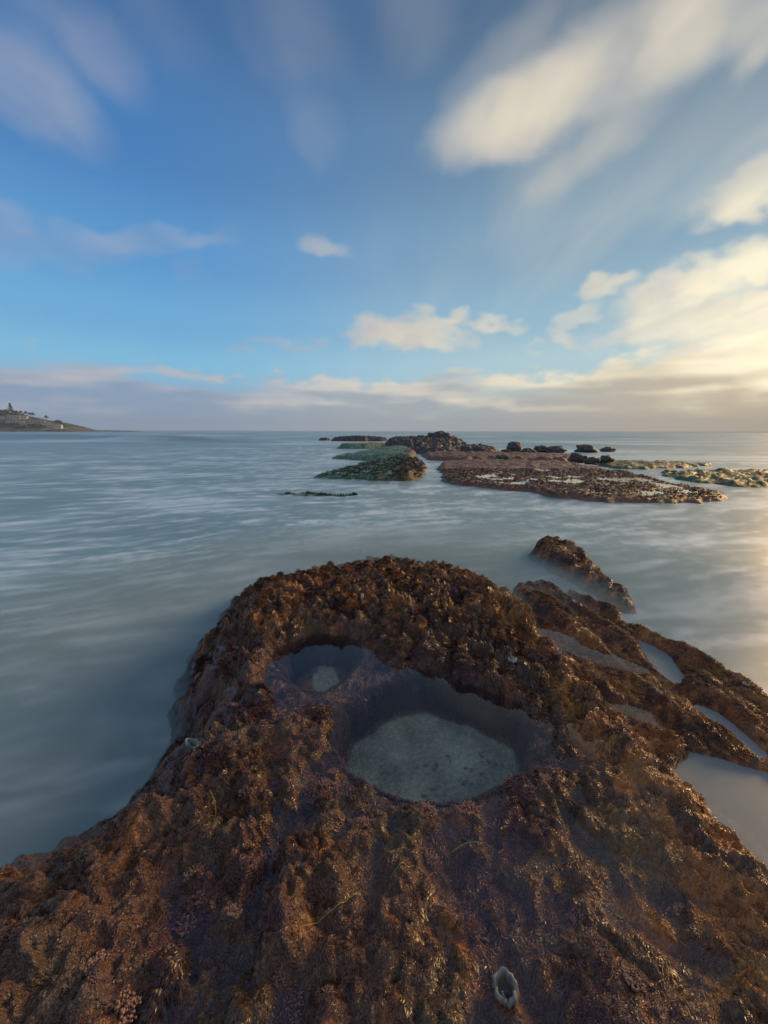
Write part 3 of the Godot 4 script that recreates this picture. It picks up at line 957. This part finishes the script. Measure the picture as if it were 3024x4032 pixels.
func make_turf(s: Sheet, parent: Node, count: int, x0: float, x1: float, z0: float, z1: float, least: float, ochre: float, shift: float, grow: float):
	var near_spots := [[], [], []]
	var near_tints := [PackedColorArray(), PackedColorArray(), PackedColorArray()]
	for k in count:
		var u := rng.randf()
		var z := lerpf(z1, z0, u)
		var x := rng.randf_range(x0, x1)
		var y := s.at(x, z)
		if y < least or y < FILM - 0.004 and x < 1.0 and rng.randf() < 0.85 and z > -2.3 and y > 0.22:
			continue
		if y < 0.24 and x > -0.7 and x < 0.75 and z > -2.3 and z < -1.0:
			continue
		var bare := n_kind.get_noise_2d(x * 2.6 + 130.0, z * 2.6)
		if rng.randf() < smoothstep(-0.15, 0.2, bare + 0.3 * smoothstep(0.2, 0.5, x) * smoothstep(-1.5, -1.1, z)) * 0.95:
			continue
		var n := s.up(x, z, 0.012)
		n = (n + Vector3(0, 0.25, 0)).normalized()
		var size := rng.randf_range(0.008, 0.018) * (1.0 + grow * u) * (1.0 + 0.5 * n_kind.get_noise_2d(x * 3.0, z * 3.0 + 50.0))
		var turn := 0.9 * n_big.get_noise_2d(x * 1.5 + 70.0, z * 1.5) + rng.randf_range(-0.7, 0.7)
		var v := rng.randi() % 3
		near_spots[v].append(tuft_place(Vector3(x, y - 0.002, z), n, turn, size) * Transform3D(Basis.from_scale(Vector3(1.0, 0.55, 1.15)), Vector3.ZERO))
		near_tints[v].append(growth_color(x + shift, z, ochre if ochre > 0.0 else ochre_at(x, z)) * rng.randf_range(0.55, 1.4))
	for v in 3:
		scatter(turf_mesh(100 + v), near_spots[v], near_tints[v], mats.turf, "turf_algae", parent)

# ---------------------------------------------------------------- the headland across the bay

func make_headland():
	# outline of the land's skyline: x, height
	var sky_x := [-1235.0, -985.0, -785.0, -691.0, -672.0, -653.0, -635.0, -625.0, -597.0, -575.0, -562.0, -551.0, -543.0, -533.0, -513.0, -485.0]
	var sky_y := [52.0, 46.0, 38.0, 32.5, 31.0, 27.0, 23.0, 20.5, 16.0, 11.0, 5.5, 2.4, 1.2, 0.6, 0.2, -1.0]
	var ridge := func(x: float) -> float:
		var i := sky_x.bsearch(x) - 1
		if i < 0:
			return sky_y[0]
		if i >= sky_x.size() - 1:
			return -3.0
		return lerpf(sky_y[i], sky_y[i + 1], (x - sky_x[i]) / (sky_x[i + 1] - sky_x[i]))
	var n_land := noise(91, 0.02, 4)
	var height := func(x: float, z: float) -> float:
		var top: float = ridge.call(x)
		var shore := -640.0 - 12.0 * n_land.get_noise_2d(x * 0.6, 3.0) 
		var k := (shore - z) / 75.0
		if k < 0.0:
			return -3.0
		var y := top * smoothstep(-0.05, 0.9, k) + 0.9
		y = maxf(y, minf(3.2, 90.0 * k)) * smoothstep(-500.0, -530.0, x) if k < 0.4 else y
		y *= 1.0 - 0.9 * smoothstep(1.05, 1.9, k)
		return y + 1.6 * n_land.get_noise_2d(x * 2.0, z * 2.0) * smoothstep(0.0, 0.3, k) * smoothstep(1.0, 12.0, top)
	var color := func(x: float, z: float, y: float, n: Vector3) -> Color:
		var q := n_land.get_noise_2d(x * 2.2, z * 3.0)
		var g := n_land.get_noise_2d(x * 9.0, z * 9.0)
		var scrub := Color(0.040, 0.055, 0.028).lerp(Color(0.10, 0.095, 0.055), smoothstep(-0.1, 0.35, q + 0.3 * g))
		var rock := Color(0.20, 0.155, 0.105).lerp(Color(0.085, 0.07, 0.055), smoothstep(-0.3, 0.2, g + q))
		return rock.lerp(scrub, smoothstep(5.0, 8.5, y + 3.0 * q))
	var r := sheet(lines(-1250.0, -500.0, 4.0), lines(-900.0, -620.0, 4.0), height, color, -2.5)
	var o := put(r[0], mats.land, "headland")
	tag(o, "low scrubby headland sloping down to a rocky point across the bay", "", "", "structure")
	var ground: Sheet = r[1]
	var white := plain(Color(0.62, 0.58, 0.50), 0.8)
	var cream := plain(Color(0.45, 0.38, 0.28), 0.8)
	var tile := plain(Color(0.20, 0.12, 0.08), 0.85)
	var glass := plain(Color(0.03, 0.04, 0.05), 0.15)
	# x, z, width, height, depth, white?, what sets it apart
	var houses := [[-650.0, -690.0, 18.0, 6.5, 10.0, 0, "two-storey cream house with flat roof just below the tallest tree"], [-668.0, -684.0, 15.0, 4.5, 9.0, 1, "small white house lowest on the slope under the dark grove"], [-644.0, -680.0, 18.0, 3.2, 8.0, 1, "long low white house below the two-storey cream house"], [-625.0, -676.0, 17.0, 3.4, 8.0, 1, "long pale house halfway down the scrubby slope"], [-611.0, -690.0, 22.0, 4.5, 9.0, 0, "wide grey-cream house on the bare brow of the headland"], [-591.0, -684.0, 12.0, 4.8, 9.0, 1, "white house beside the open brow of the headland"], [-579.0, -684.0, 15.0, 4.6, 9.0, 1, "white house near the point with a darker neighbour"], [-570.0, -683.0, 10.0, 6.5, 9.0, 1, "gabled white house nearest the tip of the point"], [-672.0, -672.0, 13.0, 4.0, 8.0, 0, "cream house lowest on the slope under the dark trees"], [-632.0, -680.0, 12.0, 4.0, 8.0, 1, "narrow white house between two long pale houses on the slope"], [-614.0, -676.0, 14.0, 3.6, 8.0, 0, "tan house under the open brow"], [-642.0, -696.0, 14.0, 5.0, 8.0, 1, "white house high on the slope below the palms"]]
	for hs in houses:
		var gy := ground.at(hs[0], hs[1] + hs[4] * 0.5)
		var b := base("house", Vector3(hs[0], gy - 1.0, hs[1]))
		b.rotation.y = 0.35
		tag(b, hs[6], "house", "houses on the headland")
		var m := BoxMesh.new()
		m.size = Vector3(hs[2], hs[3] + 1.0, hs[4])
		var wl := put(m, white if hs[5] else cream, "wall", b)
		wl.position.y = (hs[3] + 1.0) * 0.5
		var rm := PrismMesh.new()
		rm.size = Vector3(hs[4] + 1.2, 1.6, hs[2] + 1.2)
		var rf := put(rm, tile, "roof", b)
		rf.rotation.y = PI / 2
		rf.position.y = hs[3] + 1.8
		for k in 4:
			var pm := BoxMesh.new()
			pm.size = Vector3(hs[2] * 0.13, 1.5, 0.3)
			var wn := put(pm, glass, "window", b)
			wn.position = Vector3(hs[2] * (-0.36 + 0.24 * k), 1.0 + hs[3] * 0.55, hs[4] * 0.5 + 0.05)
	# trees: the tall pine, dark grove, palms and round trees
	var trunk := plain(Color(0.10, 0.075, 0.055), 0.9)
	far_tree(ground, Vector2(-664.0, -700.0), 20.0, 12.0, "pine_tree", "tallest dark conical pine standing alone above the dark grove", "cone", trunk, "")
	for g in [[-691.0, -694.0, 9.0, 20.0, "broadest dark tree of the grove on the headland's upper slope"], [-680.0, -690.0, 8.0, 16.0, "dark grove tree beside the broadest tree, before the tallest pine"], [-669.0, -696.0, 9.0, 18.0, "dark round tree at the foot of the tallest pine"], [-658.0, -697.0, 9.0, 17.0, "dark tree behind the two-storey cream house"], [-648.0, -700.0, 6.0, 11.0, "low dark tree ending the grove next to the palms"], [-685.0, -680.0, 8.0, 16.0, "dark tree low on the slope above the small white house"], [-675.0, -674.0, 6.0, 13.0, "smallest dark tree below the grove by the small white house"]]:
		far_tree(ground, Vector2(g[0], g[1]), g[2], g[3], "broad_tree", g[4], "round", trunk, "trees of the dark grove")
	for g in [[-649.0, -702.0, 10.0, "palm rising out of the end of the dark grove"], [-641.0, -703.0, 10.5, "second palm along the skyline from the dark grove"], [-634.0, -703.0, 10.0, "third palm along the skyline from the dark grove"], [-628.0, -702.0, 12.5, "tallest palm of the skyline row, farthest from the dark grove"]]:
		far_tree(ground, Vector2(g[0], g[1]), g[2], 6.5, "palm_tree", g[3], "palm", trunk, "palms on the skyline")
	for g in [[-636.0, -668.0, 7.0, "wide dark shrub mass low on the slope between white houses"], [-620.0, -664.0, 6.0, "dark shrub mass just above the beach rocks"], [-603.0, -672.0, 6.0, "dark shrub mass below the white houses near the point"], [-589.0, -668.0, 5.0, "dark shrub mass at the foot of the point"], [-652.0, -664.0, 7.0, "dark shrub mass under the long low white house"]]:
		far_tree(ground, Vector2(g[0], g[1]), 4.5, g[2] * 3.0, "shrub", g[3], "round", trunk, "shrubs on the headland slope")
	far_tree(ground, Vector2(-605.0, -702.0), 11.0, 7.0, "palm_tree", "lone round-headed palm on the open brow of the headland", "palm", trunk, "")
	far_tree(ground, Vector2(-580.0, -696.0), 9.5, 12.0, "broad_tree", "round dark tree behind the white houses near the point", "round", trunk, "")
	far_tree(ground, Vector2(-573.0, -694.0), 7.0, 6.0, "broad_tree", "small dark tree beside the gabled white house", "round", trunk, "")

func far_tree(ground: Sheet, at: Vector2, tall: float, wide: float, called: String, label: String, form: String, trunk: Material, group: String):
	var y := ground.at(at.x, at.y)
	var b := base(called, Vector3(at.x, y - 0.3, at.y))
	tag(b, label, "tree", group)
	var cm := CylinderMesh.new()
	cm.top_radius = 0.25
	cm.bottom_radius = 0.5
	cm.height = tall * 0.9
	cm.radial_segments = 8
	var t := put(cm, trunk, "trunk", b)
	t.position.y = tall * 0.45
	var st := SurfaceTool.new()
	st.begin(Mesh.PRIMITIVE_TRIANGLES)
	var r := RandomNumberGenerator.new()
	r.seed = int(at.x * 13.0)
	for k in 420:
		var p := Vector3(r.randfn(), r.randfn(), r.randfn()).normalized() * pow(r.randf(), 0.4)
		var size := 0.09 * wide * r.randf_range(0.6, 1.3)
		match form:
			"cone":
				var h := r.randf()
				var tier := 0.75 + 0.25 * sin(h * 42.0)
				var rad := wide * 0.5 * pow(1.0 - h, 0.55) * sqrt(r.randf()) * tier
				var a := r.randf() * TAU
				p = Vector3(cos(a) * rad, tall * (0.02 + 0.98 * h), sin(a) * rad)
				size = 0.6 * r.randf_range(0.7, 1.6)
			"palm":
				var a := r.randf() * TAU
				var q := r.randf()
				p = Vector3(cos(a) * q * wide * 0.5, tall - 1.6 * q * q * wide * 0.35 + r.randf_range(-0.6, 0.6), sin(a) * q * wide * 0.5)
				size = 0.35 * r.randf_range(0.8, 1.5)
			_:
				p = Vector3(p.x * wide * 0.5, tall * 0.58 + p.y * tall * 0.46, p.z * wide * 0.5)
				size = 0.055 * wide * r.randf_range(0.7, 1.5)
		var c := Color(0.035, 0.052, 0.026).lerp(Color(0.065, 0.08, 0.038), r.randf())
		var n := Vector3(r.randfn(), r.randfn() + 0.4, r.randfn()).normalized()
		var s := n.cross(Vector3(0.3, 0.8, 0.5)).normalized() * size
		var q2 := n.cross(s).normalized() * size
		for v in [p - s, p + q2, p + s, p - s, p + s, p - q2]:
			st.set_color(c)
			st.set_normal(n)
			st.add_vertex(v)
	put(st.commit(), mats.turf, "crown", b)

# ---------------------------------------------------------------- small things on the rock

func make_small_things():
	var rock: Node = get_node("tide_pool_rock")
	var ridged: Node = get_node("ridged_rock")
	make_turf(main_sheet, rock, 120000, -1.4, 1.2, -4.45, -0.35, 0.0, -0.02, 0.0, 1.6)
	make_turf(ridge_sheet, ridged, 45000, 0.95, 2.3, -3.8, -0.5, 0.06, 0.3, 13.0, 1.0)
	make_clumps(main_sheet, rock, 26000, -1.35, 1.15, -4.4, -1.6, 0.0, 0.0)
	make_clumps(ridge_sheet, ridged, 9000, 1.0, 2.2, -3.8, -0.6, 0.09, 13.0)
	make_turf(tip_sheet, get_node("pointed_rock"), 9000, 1.7, 2.6, -5.1, -3.1, 0.0, 0.15, 23.0, 1.6)
	make_clumps(tip_sheet, get_node("pointed_rock"), 3500, 1.7, 2.6, -5.1, -3.1, 0.0, 23.0)
	make_shade_tinted_weed(rock)
	make_coralline(rock)
	make_pool_floor(rock)
	make_shells()
	make_blades()
	make_mist()

# knobbly dark cushions of weed where the rock stands clear of the water
func make_clumps(s: Sheet, parent: Node, count: int, x0: float, x1: float, z0: float, z1: float, least: float, shift: float):
	var spots := [[], []]
	var tints := [PackedColorArray(), PackedColorArray()]
	for k in count:
		var x := rng.randf_range(x0, x1)
		var z := rng.randf_range(z0, z1)
		var y := s.at(x, z)
		if y < least or y < 0.29 and x < 1.0 and z > -2.3 or n_kind.get_noise_2d(x * 4.0 + 210.0, z * 4.0) + 0.25 * rng.randf() < 0.05:
			continue
		var n := (s.up(x, z, 0.02) + Vector3(0, 0.2, 0)).normalized()
		var v := rng.randi() % 2
		spots[v].append(tuft_place(Vector3(x, y - 0.004, z), n, rng.randf() * TAU, rng.randf_range(0.018, 0.045)) * Transform3D(Basis.from_scale(Vector3(1.0, 0.6, 1.0)), Vector3.ZERO))
		tints[v].append(MAROON.lerp(growth_color(x + shift, z, 0.05), rng.randf() * 0.8) * rng.randf_range(0.7, 1.3))
	for v in 2:
		scatter(coralline_mesh(350 + v, 26), spots[v], tints[v], mats.coral, "weed_cushions", parent)

# weed cushions on the pool walls, their dark tint standing in for shade
func make_shade_tinted_weed(rock: Node):
	var spots := []
	var tints := PackedColorArray()
	for k in 130000:
		var x := rng.randf_range(-0.7, 0.7)
		var z := rng.randf_range(-2.25, -1.05)
		var y := main_sheet.at(x, z)
		var n := main_sheet.up(x, z, 0.006)
		if y > 0.285 or y < 0.11 or n.y > 0.62:
			continue
		spots.append(tuft_place(Vector3(x, y, z), (n + Vector3(0, 0.3, 0)).normalized(), rng.randf() * TAU, rng.randf_range(0.016, 0.034)))
		tints.append(Color(0.055, 0.034, 0.036).lerp(Color(0.13, 0.062, 0.062), pow(rng.randf(), 2.0)))
	scatter(coralline_mesh(360, 16), spots, tints, mats.coral, "shade_tinted_weed", rock)

func on_rock(x: float, z: float) -> Vector3:
	return Vector3(x, main_sheet.at(x, z), z)

# pink coralline clumps: the larger ones each a part of the rock, the smallest knobs one mass
func make_coralline(rock: Node):
	var at := pv([-0.63, -1.77, -0.66, -1.50, -0.47, -1.34, -0.23, -1.60, -0.21, -1.25, -0.75, -1.67, -0.74, -1.26, -0.28, -1.20, -0.13, -1.14, -0.27, -1.08, 0.13, -1.04, 0.27, -0.98, -0.15, -0.96, -0.05, -0.97, 0.25, -0.73, -0.35, -0.92, -0.21, -0.58, 0.15, -0.93, -0.03, -0.73, -0.50, -1.14, -0.52, -0.86, -0.51, -0.77, -0.46, -1.07, -0.54, -0.59, -0.68, -0.58, -0.89, -0.68, -0.35, -0.91, -0.62, -0.62, -0.48, -1.42, -0.49, -1.28, -0.31, -1.14, -0.21, -1.14, 0.43, -1.14, 0.48, -1.12, 0.18, -0.99, 0.28, -1.05])
	var meshes := []
	for k in 5:
		meshes.append(coralline_mesh(200 + k, 46))
	var tones := [Color(0.30, 0.16, 0.14), Color(0.36, 0.21, 0.15), Color(0.22, 0.11, 0.10), Color(0.16, 0.07, 0.065), Color(0.30, 0.17, 0.15)]
	var cm := []
	for t in tones:
		var m: StandardMaterial3D = mats.coral.duplicate()
		m.albedo_color = t.linear_to_srgb()
		cm.append(m)
	var spots := []
	for p in at:
		for k in rng.randi_range(2, 4):
			spots.append(p + Vector2(rng.randfn(), rng.randfn()) * 0.022)
	for k in 70:
		var a := rng.randf() * TAU
		spots.append(Vector2(0.2 + cos(a) * rng.randf_range(0.40, 0.55), -1.4 + sin(a) * rng.randf_range(0.34, 0.42)))
	for k in 25:
		spots.append(Vector2(rng.randf_range(-0.95, 0.9), rng.randf_range(-1.9, -0.55)))
	for k in spots.size():
		var p: Vector2 = spots[k]
		var y := main_sheet.at(p.x, p.y)
		if y < 0.22:
			continue
		var n := (main_sheet.up(p.x, p.y, 0.02) + Vector3(0, 0.3, 0)).normalized()
		var o := put(meshes[k % 5], cm[rng.randi() % 5], "coralline_clump", rock)
		o.transform = tuft_place(Vector3(p.x, y - 0.004, p.y), n, rng.randf() * TAU, 0.013 + 0.035 * pow(rng.randf(), 1.5))
	var small := []
	var tints := PackedColorArray()
	for k in 9000:
		var x := rng.randf_range(-1.1, 1.0)
		var z := rng.randf_range(-2.4, -0.5)
		var y := main_sheet.at(x, z)
		var d := Vector2((x - 0.0) / 0.85, (z + 1.55) / 0.75).length()
		if y < 0.2 or n_kind.get_noise_2d(x * 3.3 + 170.0, z * 3.3) + 0.35 * (1.0 - smoothstep(0.4, 0.9, d)) < 0.22 + 0.12 * rng.randf():
			continue
		small.append(tuft_place(Vector3(x, y - 0.002, z), main_sheet.up(x, z, 0.02), rng.randf() * TAU, rng.randf_range(0.010, 0.024)))
		tints.append(tones[rng.randi() % 5] * rng.randf_range(0.45, 0.95))
	scatter(coralline_mesh(300, 18), small, tints, mats.coral, "coralline_knobs", rock)

# bits of weed, shell and stone on the sand of the pool
func make_pool_floor(rock: Node):
	var st := coralline_mesh(320, 3)
	var spots := []
	var tints := PackedColorArray()
	for k in 1500:
		var x := rng.randf_range(-0.2, 0.6)
		var z := rng.randf_range(-1.7, -1.12)
		if main_sheet.at(x, z) > 0.15 or rng.randf() < smoothstep(-0.08, 0.16, x) * 0.93:
			continue
		var c := Color(0.10, 0.12, 0.095).lerp(Color(0.4, 0.42, 0.38), pow(rng.randf(), 4.0))
		spots.append(tuft_place(Vector3(x, main_sheet.at(x, z) - 0.002, z), Vector3.UP, rng.randf() * TAU, rng.randf_range(0.006, 0.020)))
		tints.append(c)
	scatter(st, spots, tints, mats.coral, "shell_grit", rock)
	var weed := []
	var wt := PackedColorArray()
	for k in 22:
		var x := rng.randf_range(0.1, 0.55)
		var z := rng.randf_range(-1.5, -1.14)
		if main_sheet.at(x, z) > 0.15:
			continue
		weed.append(tuft_place(Vector3(x, main_sheet.at(x, z) + 0.002, z), Vector3.UP, rng.randf() * TAU, rng.randf_range(0.02, 0.055)) * Transform3D(Basis.from_scale(Vector3(0.4, 0.1, 1.3)), Vector3.ZERO))
		wt.append(Color(0.05, 0.035, 0.03))
	scatter(turf_mesh(330, 5), weed, wt, mats.turf, "drift_weed", rock)

func lathe(profile: PackedVector2Array, n: int, wobble: FastNoiseLite, amount: float, color: Callable) -> ArrayMesh:
	var st := SurfaceTool.new()
	st.begin(Mesh.PRIMITIVE_TRIANGLES)
	for j in profile.size():
		for i in n + 1:
			var a := TAU * (i % n) / n
			var r := profile[j].x * (1.0 + amount * wobble.get_noise_3d(cos(a) * 2.0, profile[j].y * 20.0, sin(a) * 2.0))
			var y := profile[j].y * (1.0 + amount * wobble.get_noise_3d(cos(a) * 1.5, 7.0, sin(a) * 1.5))
			st.set_color(color.call(a, float(j) / profile.size()))
			st.set_smooth_group(0)
			st.add_vertex(Vector3(cos(a) * r, y, sin(a) * r))
	for j in profile.size() - 1:
		for i in n:
			var k := j * (n + 1) + i
			for q in [k, k + n + 1, k + 1, k + 1, k + n + 1, k + n + 2]:
				st.add_index(q)
	st.generate_normals()
	return st.commit()

func make_shells():
	var wob := noise(401, 1.2, 3)
	var pale := func(a: float, t: float) -> Color:
		var g := wob.get_noise_2d(a * 4.0, t * 9.0)
		return Color(0.22, 0.23, 0.20).lerp(Color(0.12, 0.12, 0.10), smoothstep(-0.2, 0.4, g))
	# the worn upright shell: a thick-rimmed cup with a chipped foot
	var cup := base("worn_shell", on_rock(0.285, -0.63) + Vector3(0, 0.0, 0))
	tag(cup, "worn grey-white hollow shell standing in wet algae", "shell")
	var body := put(lathe(PackedVector2Array([Vector2(0.020, -0.012), Vector2(0.027, 0.010), Vector2(0.028, 0.030), Vector2(0.024, 0.038), Vector2(0.019, 0.034), Vector2(0.016, 0.015), Vector2(0.012, -0.006), Vector2(0.002, -0.008)]), 26, wob, 0.3, pale), mats.coral, "cup", cup)
	body.rotation_degrees = Vector3(12, -18, 10)
	body.position = Vector3(0, 0.006, 0)
	var foot := put(coralline_mesh(405, 8), mats.coral, "chipped_foot", cup)
	foot.scale = Vector3(0.05, 0.025, 0.03)
	foot.position = Vector3(0.002, 0.002, 0.018)
	# a wedge of shell on the seaward side
	var wedge := put(lathe(PackedVector2Array([Vector2(0.001, 0.0), Vector2(0.016, 0.012), Vector2(0.026, 0.03), Vector2(0.030, 0.05), Vector2(0.027, 0.05), Vector2(0.014, 0.02)]), 16, wob, 0.35, func(a: float, t: float) -> Color: return Color(0.26, 0.34, 0.36) * (1.0 + 0.5 * wob.get_noise_2d(a * 5.0, t * 8.0))), mats.coral, "mussel_shell")
	wedge.position = on_rock(-0.80, -1.33) + Vector3(0, 0.012, 0)
	wedge.rotation_degrees = Vector3(20, 0, -30)
	wedge.scale = Vector3(1.0, 1.2, 0.45)
	tag(wedge, "pale bluish wedge-shaped shell on the flank of the broad rock above the sea", "shell")
	# barnacle rings
	for b in [[0.67, -1.78, 0.024, "round white barnacle ring between the large pool and the crest"], [-0.38, -2.54, 0.026, "white barnacle ring behind the smaller pool"], [2.02, -1.88, 0.018, "tiny white shell on the outermost ridge of the ridged rock"]]:
		var sheet_of: Sheet = main_sheet if b[0] < 1.1 else ridge_sheet
		var o := put(lathe(PackedVector2Array([Vector2(1.0, 0.0), Vector2(0.9, 0.35), Vector2(0.72, 0.5), Vector2(0.58, 0.4), Vector2(0.45, 0.1), Vector2(0.05, 0.05)]), 18, wob, 0.25, func(a: float, t: float) -> Color: return Color(0.32, 0.32, 0.29) * (0.8 + 0.5 * wob.get_noise_2d(a * 6.0, t * 5.0))), mats.coral, "barnacle")
		o.position = Vector3(b[0], sheet_of.at(b[0], b[1]) + 0.006, b[1])
		o.scale = Vector3.ONE * b[2]
		tag(o, b[3], "barnacle")
	var post := put(lathe(PackedVector2Array([Vector2(0.012, 0.0), Vector2(0.011, 0.025), Vector2(0.013, 0.05), Vector2(0.008, 0.062), Vector2(0.001, 0.064)]), 12, wob, 0.4, func(a: float, t: float) -> Color: return Color(0.42, 0.46, 0.46) * (1.0 + 0.4 * wob.get_noise_2d(a * 4.0, t * 8.0))), mats.coral, "tube_shell")
	post.position = on_rock(-0.15, -2.49) - Vector3(0, 0.006, 0)
	tag(post, "pale upright tube shell behind the yellow kelp leaf", "shell")
	# the scrap of kelp
	var st := SurfaceTool.new()
	st.begin(Mesh.PRIMITIVE_TRIANGLES)
	var nu := 10
	var nv := 5
	for j in nv + 1:
		for i in nu + 1:
			var u := float(i) / nu
			var v := float(j) / nv - 0.5
			var wd := 0.045 * sin(PI * clampf(u * 0.9 + 0.08, 0.0, 1.0))
			st.set_color(Color(0.30, 0.13, 0.012) * (1.0 + 0.4 * wob.get_noise_2d(u * 8.0, v * 8.0)))
			st.set_smooth_group(0)
			st.add_vertex(Vector3(0.10 * (u - 0.5), 0.02 + 0.05 * u * u + 0.035 * absf(v) + 0.008 * sin(u * 9.0), wd * v * 1.6))
	for j in nv:
		for i in nu:
			var k := j * (nu + 1) + i
			for q in [k, k + nu + 1, k + 1, k + 1, k + nu + 1, k + nu + 2]:
				st.add_index(q)
	st.generate_normals()
	var leaf := put(st.commit(), mats.turf, "kelp_leaf")
	leaf.position = on_rock(-0.10, -2.42) - Vector3(0, 0.008, 0)
	leaf.rotation.y = 0.3
	tag(leaf, "scrap of amber-yellow kelp leaf lying on the brown algae", "kelp")

# loose blades of surf grass lying on the rock
func make_blades():
	var runs := [[pv([-0.59, -1.07, -0.55, -1.02, -0.55, -0.97, -0.60, -0.94]), "long curled green grass blade beside the sea flank of the rock"], [pv([0.09, -0.87, 0.06, -0.86, 0.02, -0.83]), "short bent yellow-green grass blade below the large pool"], [pv([0.31, -0.94, 0.26, -0.94, 0.20, -0.91]), "thin olive grass blade below the pool's near lip"], [pv([0.57, -1.06, 0.58, -1.02, 0.59, -0.97]), "straight pale grass blade in the wet hollow beside the large pool"], [pv([-0.07, -0.96, -0.075, -0.94, -0.08, -0.92]), "tiny green grass blade between the pink clumps"], [pv([-0.06, -0.80, -0.12, -0.76, -0.22, -0.70]), "faint straight green grass blade lying across dark algae"]]
	var mat := StandardMaterial3D.new()
	mat.albedo_color = Color(0.15, 0.17, 0.03).linear_to_srgb()
	mat.roughness = 0.4
	mat.cull_mode = BaseMaterial3D.CULL_DISABLED
	for r in runs:
		var c := Curve3D.new()
		var pts: PackedVector2Array = r[0]
		for k in pts.size():
			var t := (pts[mini(k + 1, pts.size() - 1)] - pts[maxi(k - 1, 0)]) * 0.17
			c.add_point(Vector3(pts[k].x, 0, pts[k].y), Vector3(-t.x, 0, -t.y), Vector3(t.x, 0, t.y))
		var st := SurfaceTool.new()
		st.begin(Mesh.PRIMITIVE_TRIANGLES)
		var n := 26
		var row := []
		var y := -1.0
		for k in n + 1:
			var f := float(k) / n
			var p := c.sample_baked(f * c.get_baked_length(), true)
			var q := c.sample_baked(minf(f + 0.03, 1.0) * c.get_baked_length(), true)
			var e := c.sample_baked(maxf(f - 0.03, 0.0) * c.get_baked_length(), true)
			var side := (q - e).cross(Vector3.UP).normalized() * 0.0019 * (1.0 - 0.75 * f)
			var here := maxf(main_sheet.at(p.x, p.z), FILM) + 0.008
			y = here if y < 0.0 else maxf(here, lerpf(y, here, 0.4))
			p.y = y
			row.append([p - side, p + Vector3(0, 0.0008, 0), p + side])
		for k in n:
			for m in 2:
				for v in [row[k][m], row[k][m + 1], row[k + 1][m], row[k + 1][m], row[k][m + 1], row[k + 1][m + 1]]:
					st.add_vertex(v)
		st.generate_normals()
		var o := put(st.commit(), mat, "grass_blade")
		tag(o, r[1], "seagrass", "loose grass blades on the broad rock")

# thin sea mist lying on the water round the rocks
func make_mist():
	for m in [[-1.9, -2.8, 5.0, 0.26, 4.6, 0.7], [1.70, -3.75, 2.8, 0.30, 2.6, 0.55], [0.2, -4.9, 6.5, 0.26, 3.0, 0.6], [2.9, -3.4, 3.6, 0.22, 4.0, 0.4], [-1.35, -2.1, 1.5, 0.34, 3.2, 0.7], [0.0, -4.3, 3.2, 0.26, 1.6, 0.7], [-1.5, -0.9, 1.2, 0.26, 1.6, 0.5]]:
		for k in 5:
			mist(Vector3(m[0], 0.0, m[1]), Vector3(m[2], m[3], m[4]) * (1.0 - 0.17 * k), m[5])

func mist(at: Vector3, size: Vector3, density: float):
	var f := FogVolume.new()
	f.shape = RenderingServer.FOG_VOLUME_SHAPE_ELLIPSOID
	f.size = Vector3(size.x, size.y, size.z)
	f.position = at
	var fm := FogMaterial.new()
	fm.density = density
	fm.albedo = Color(0.80, 0.93, 0.97)
	f.material = fm
	f.name = numbered("mist")
	tag(f, "thin white sea mist lying on the water round the rocks", "", "", "stuff")
	add_child(f)
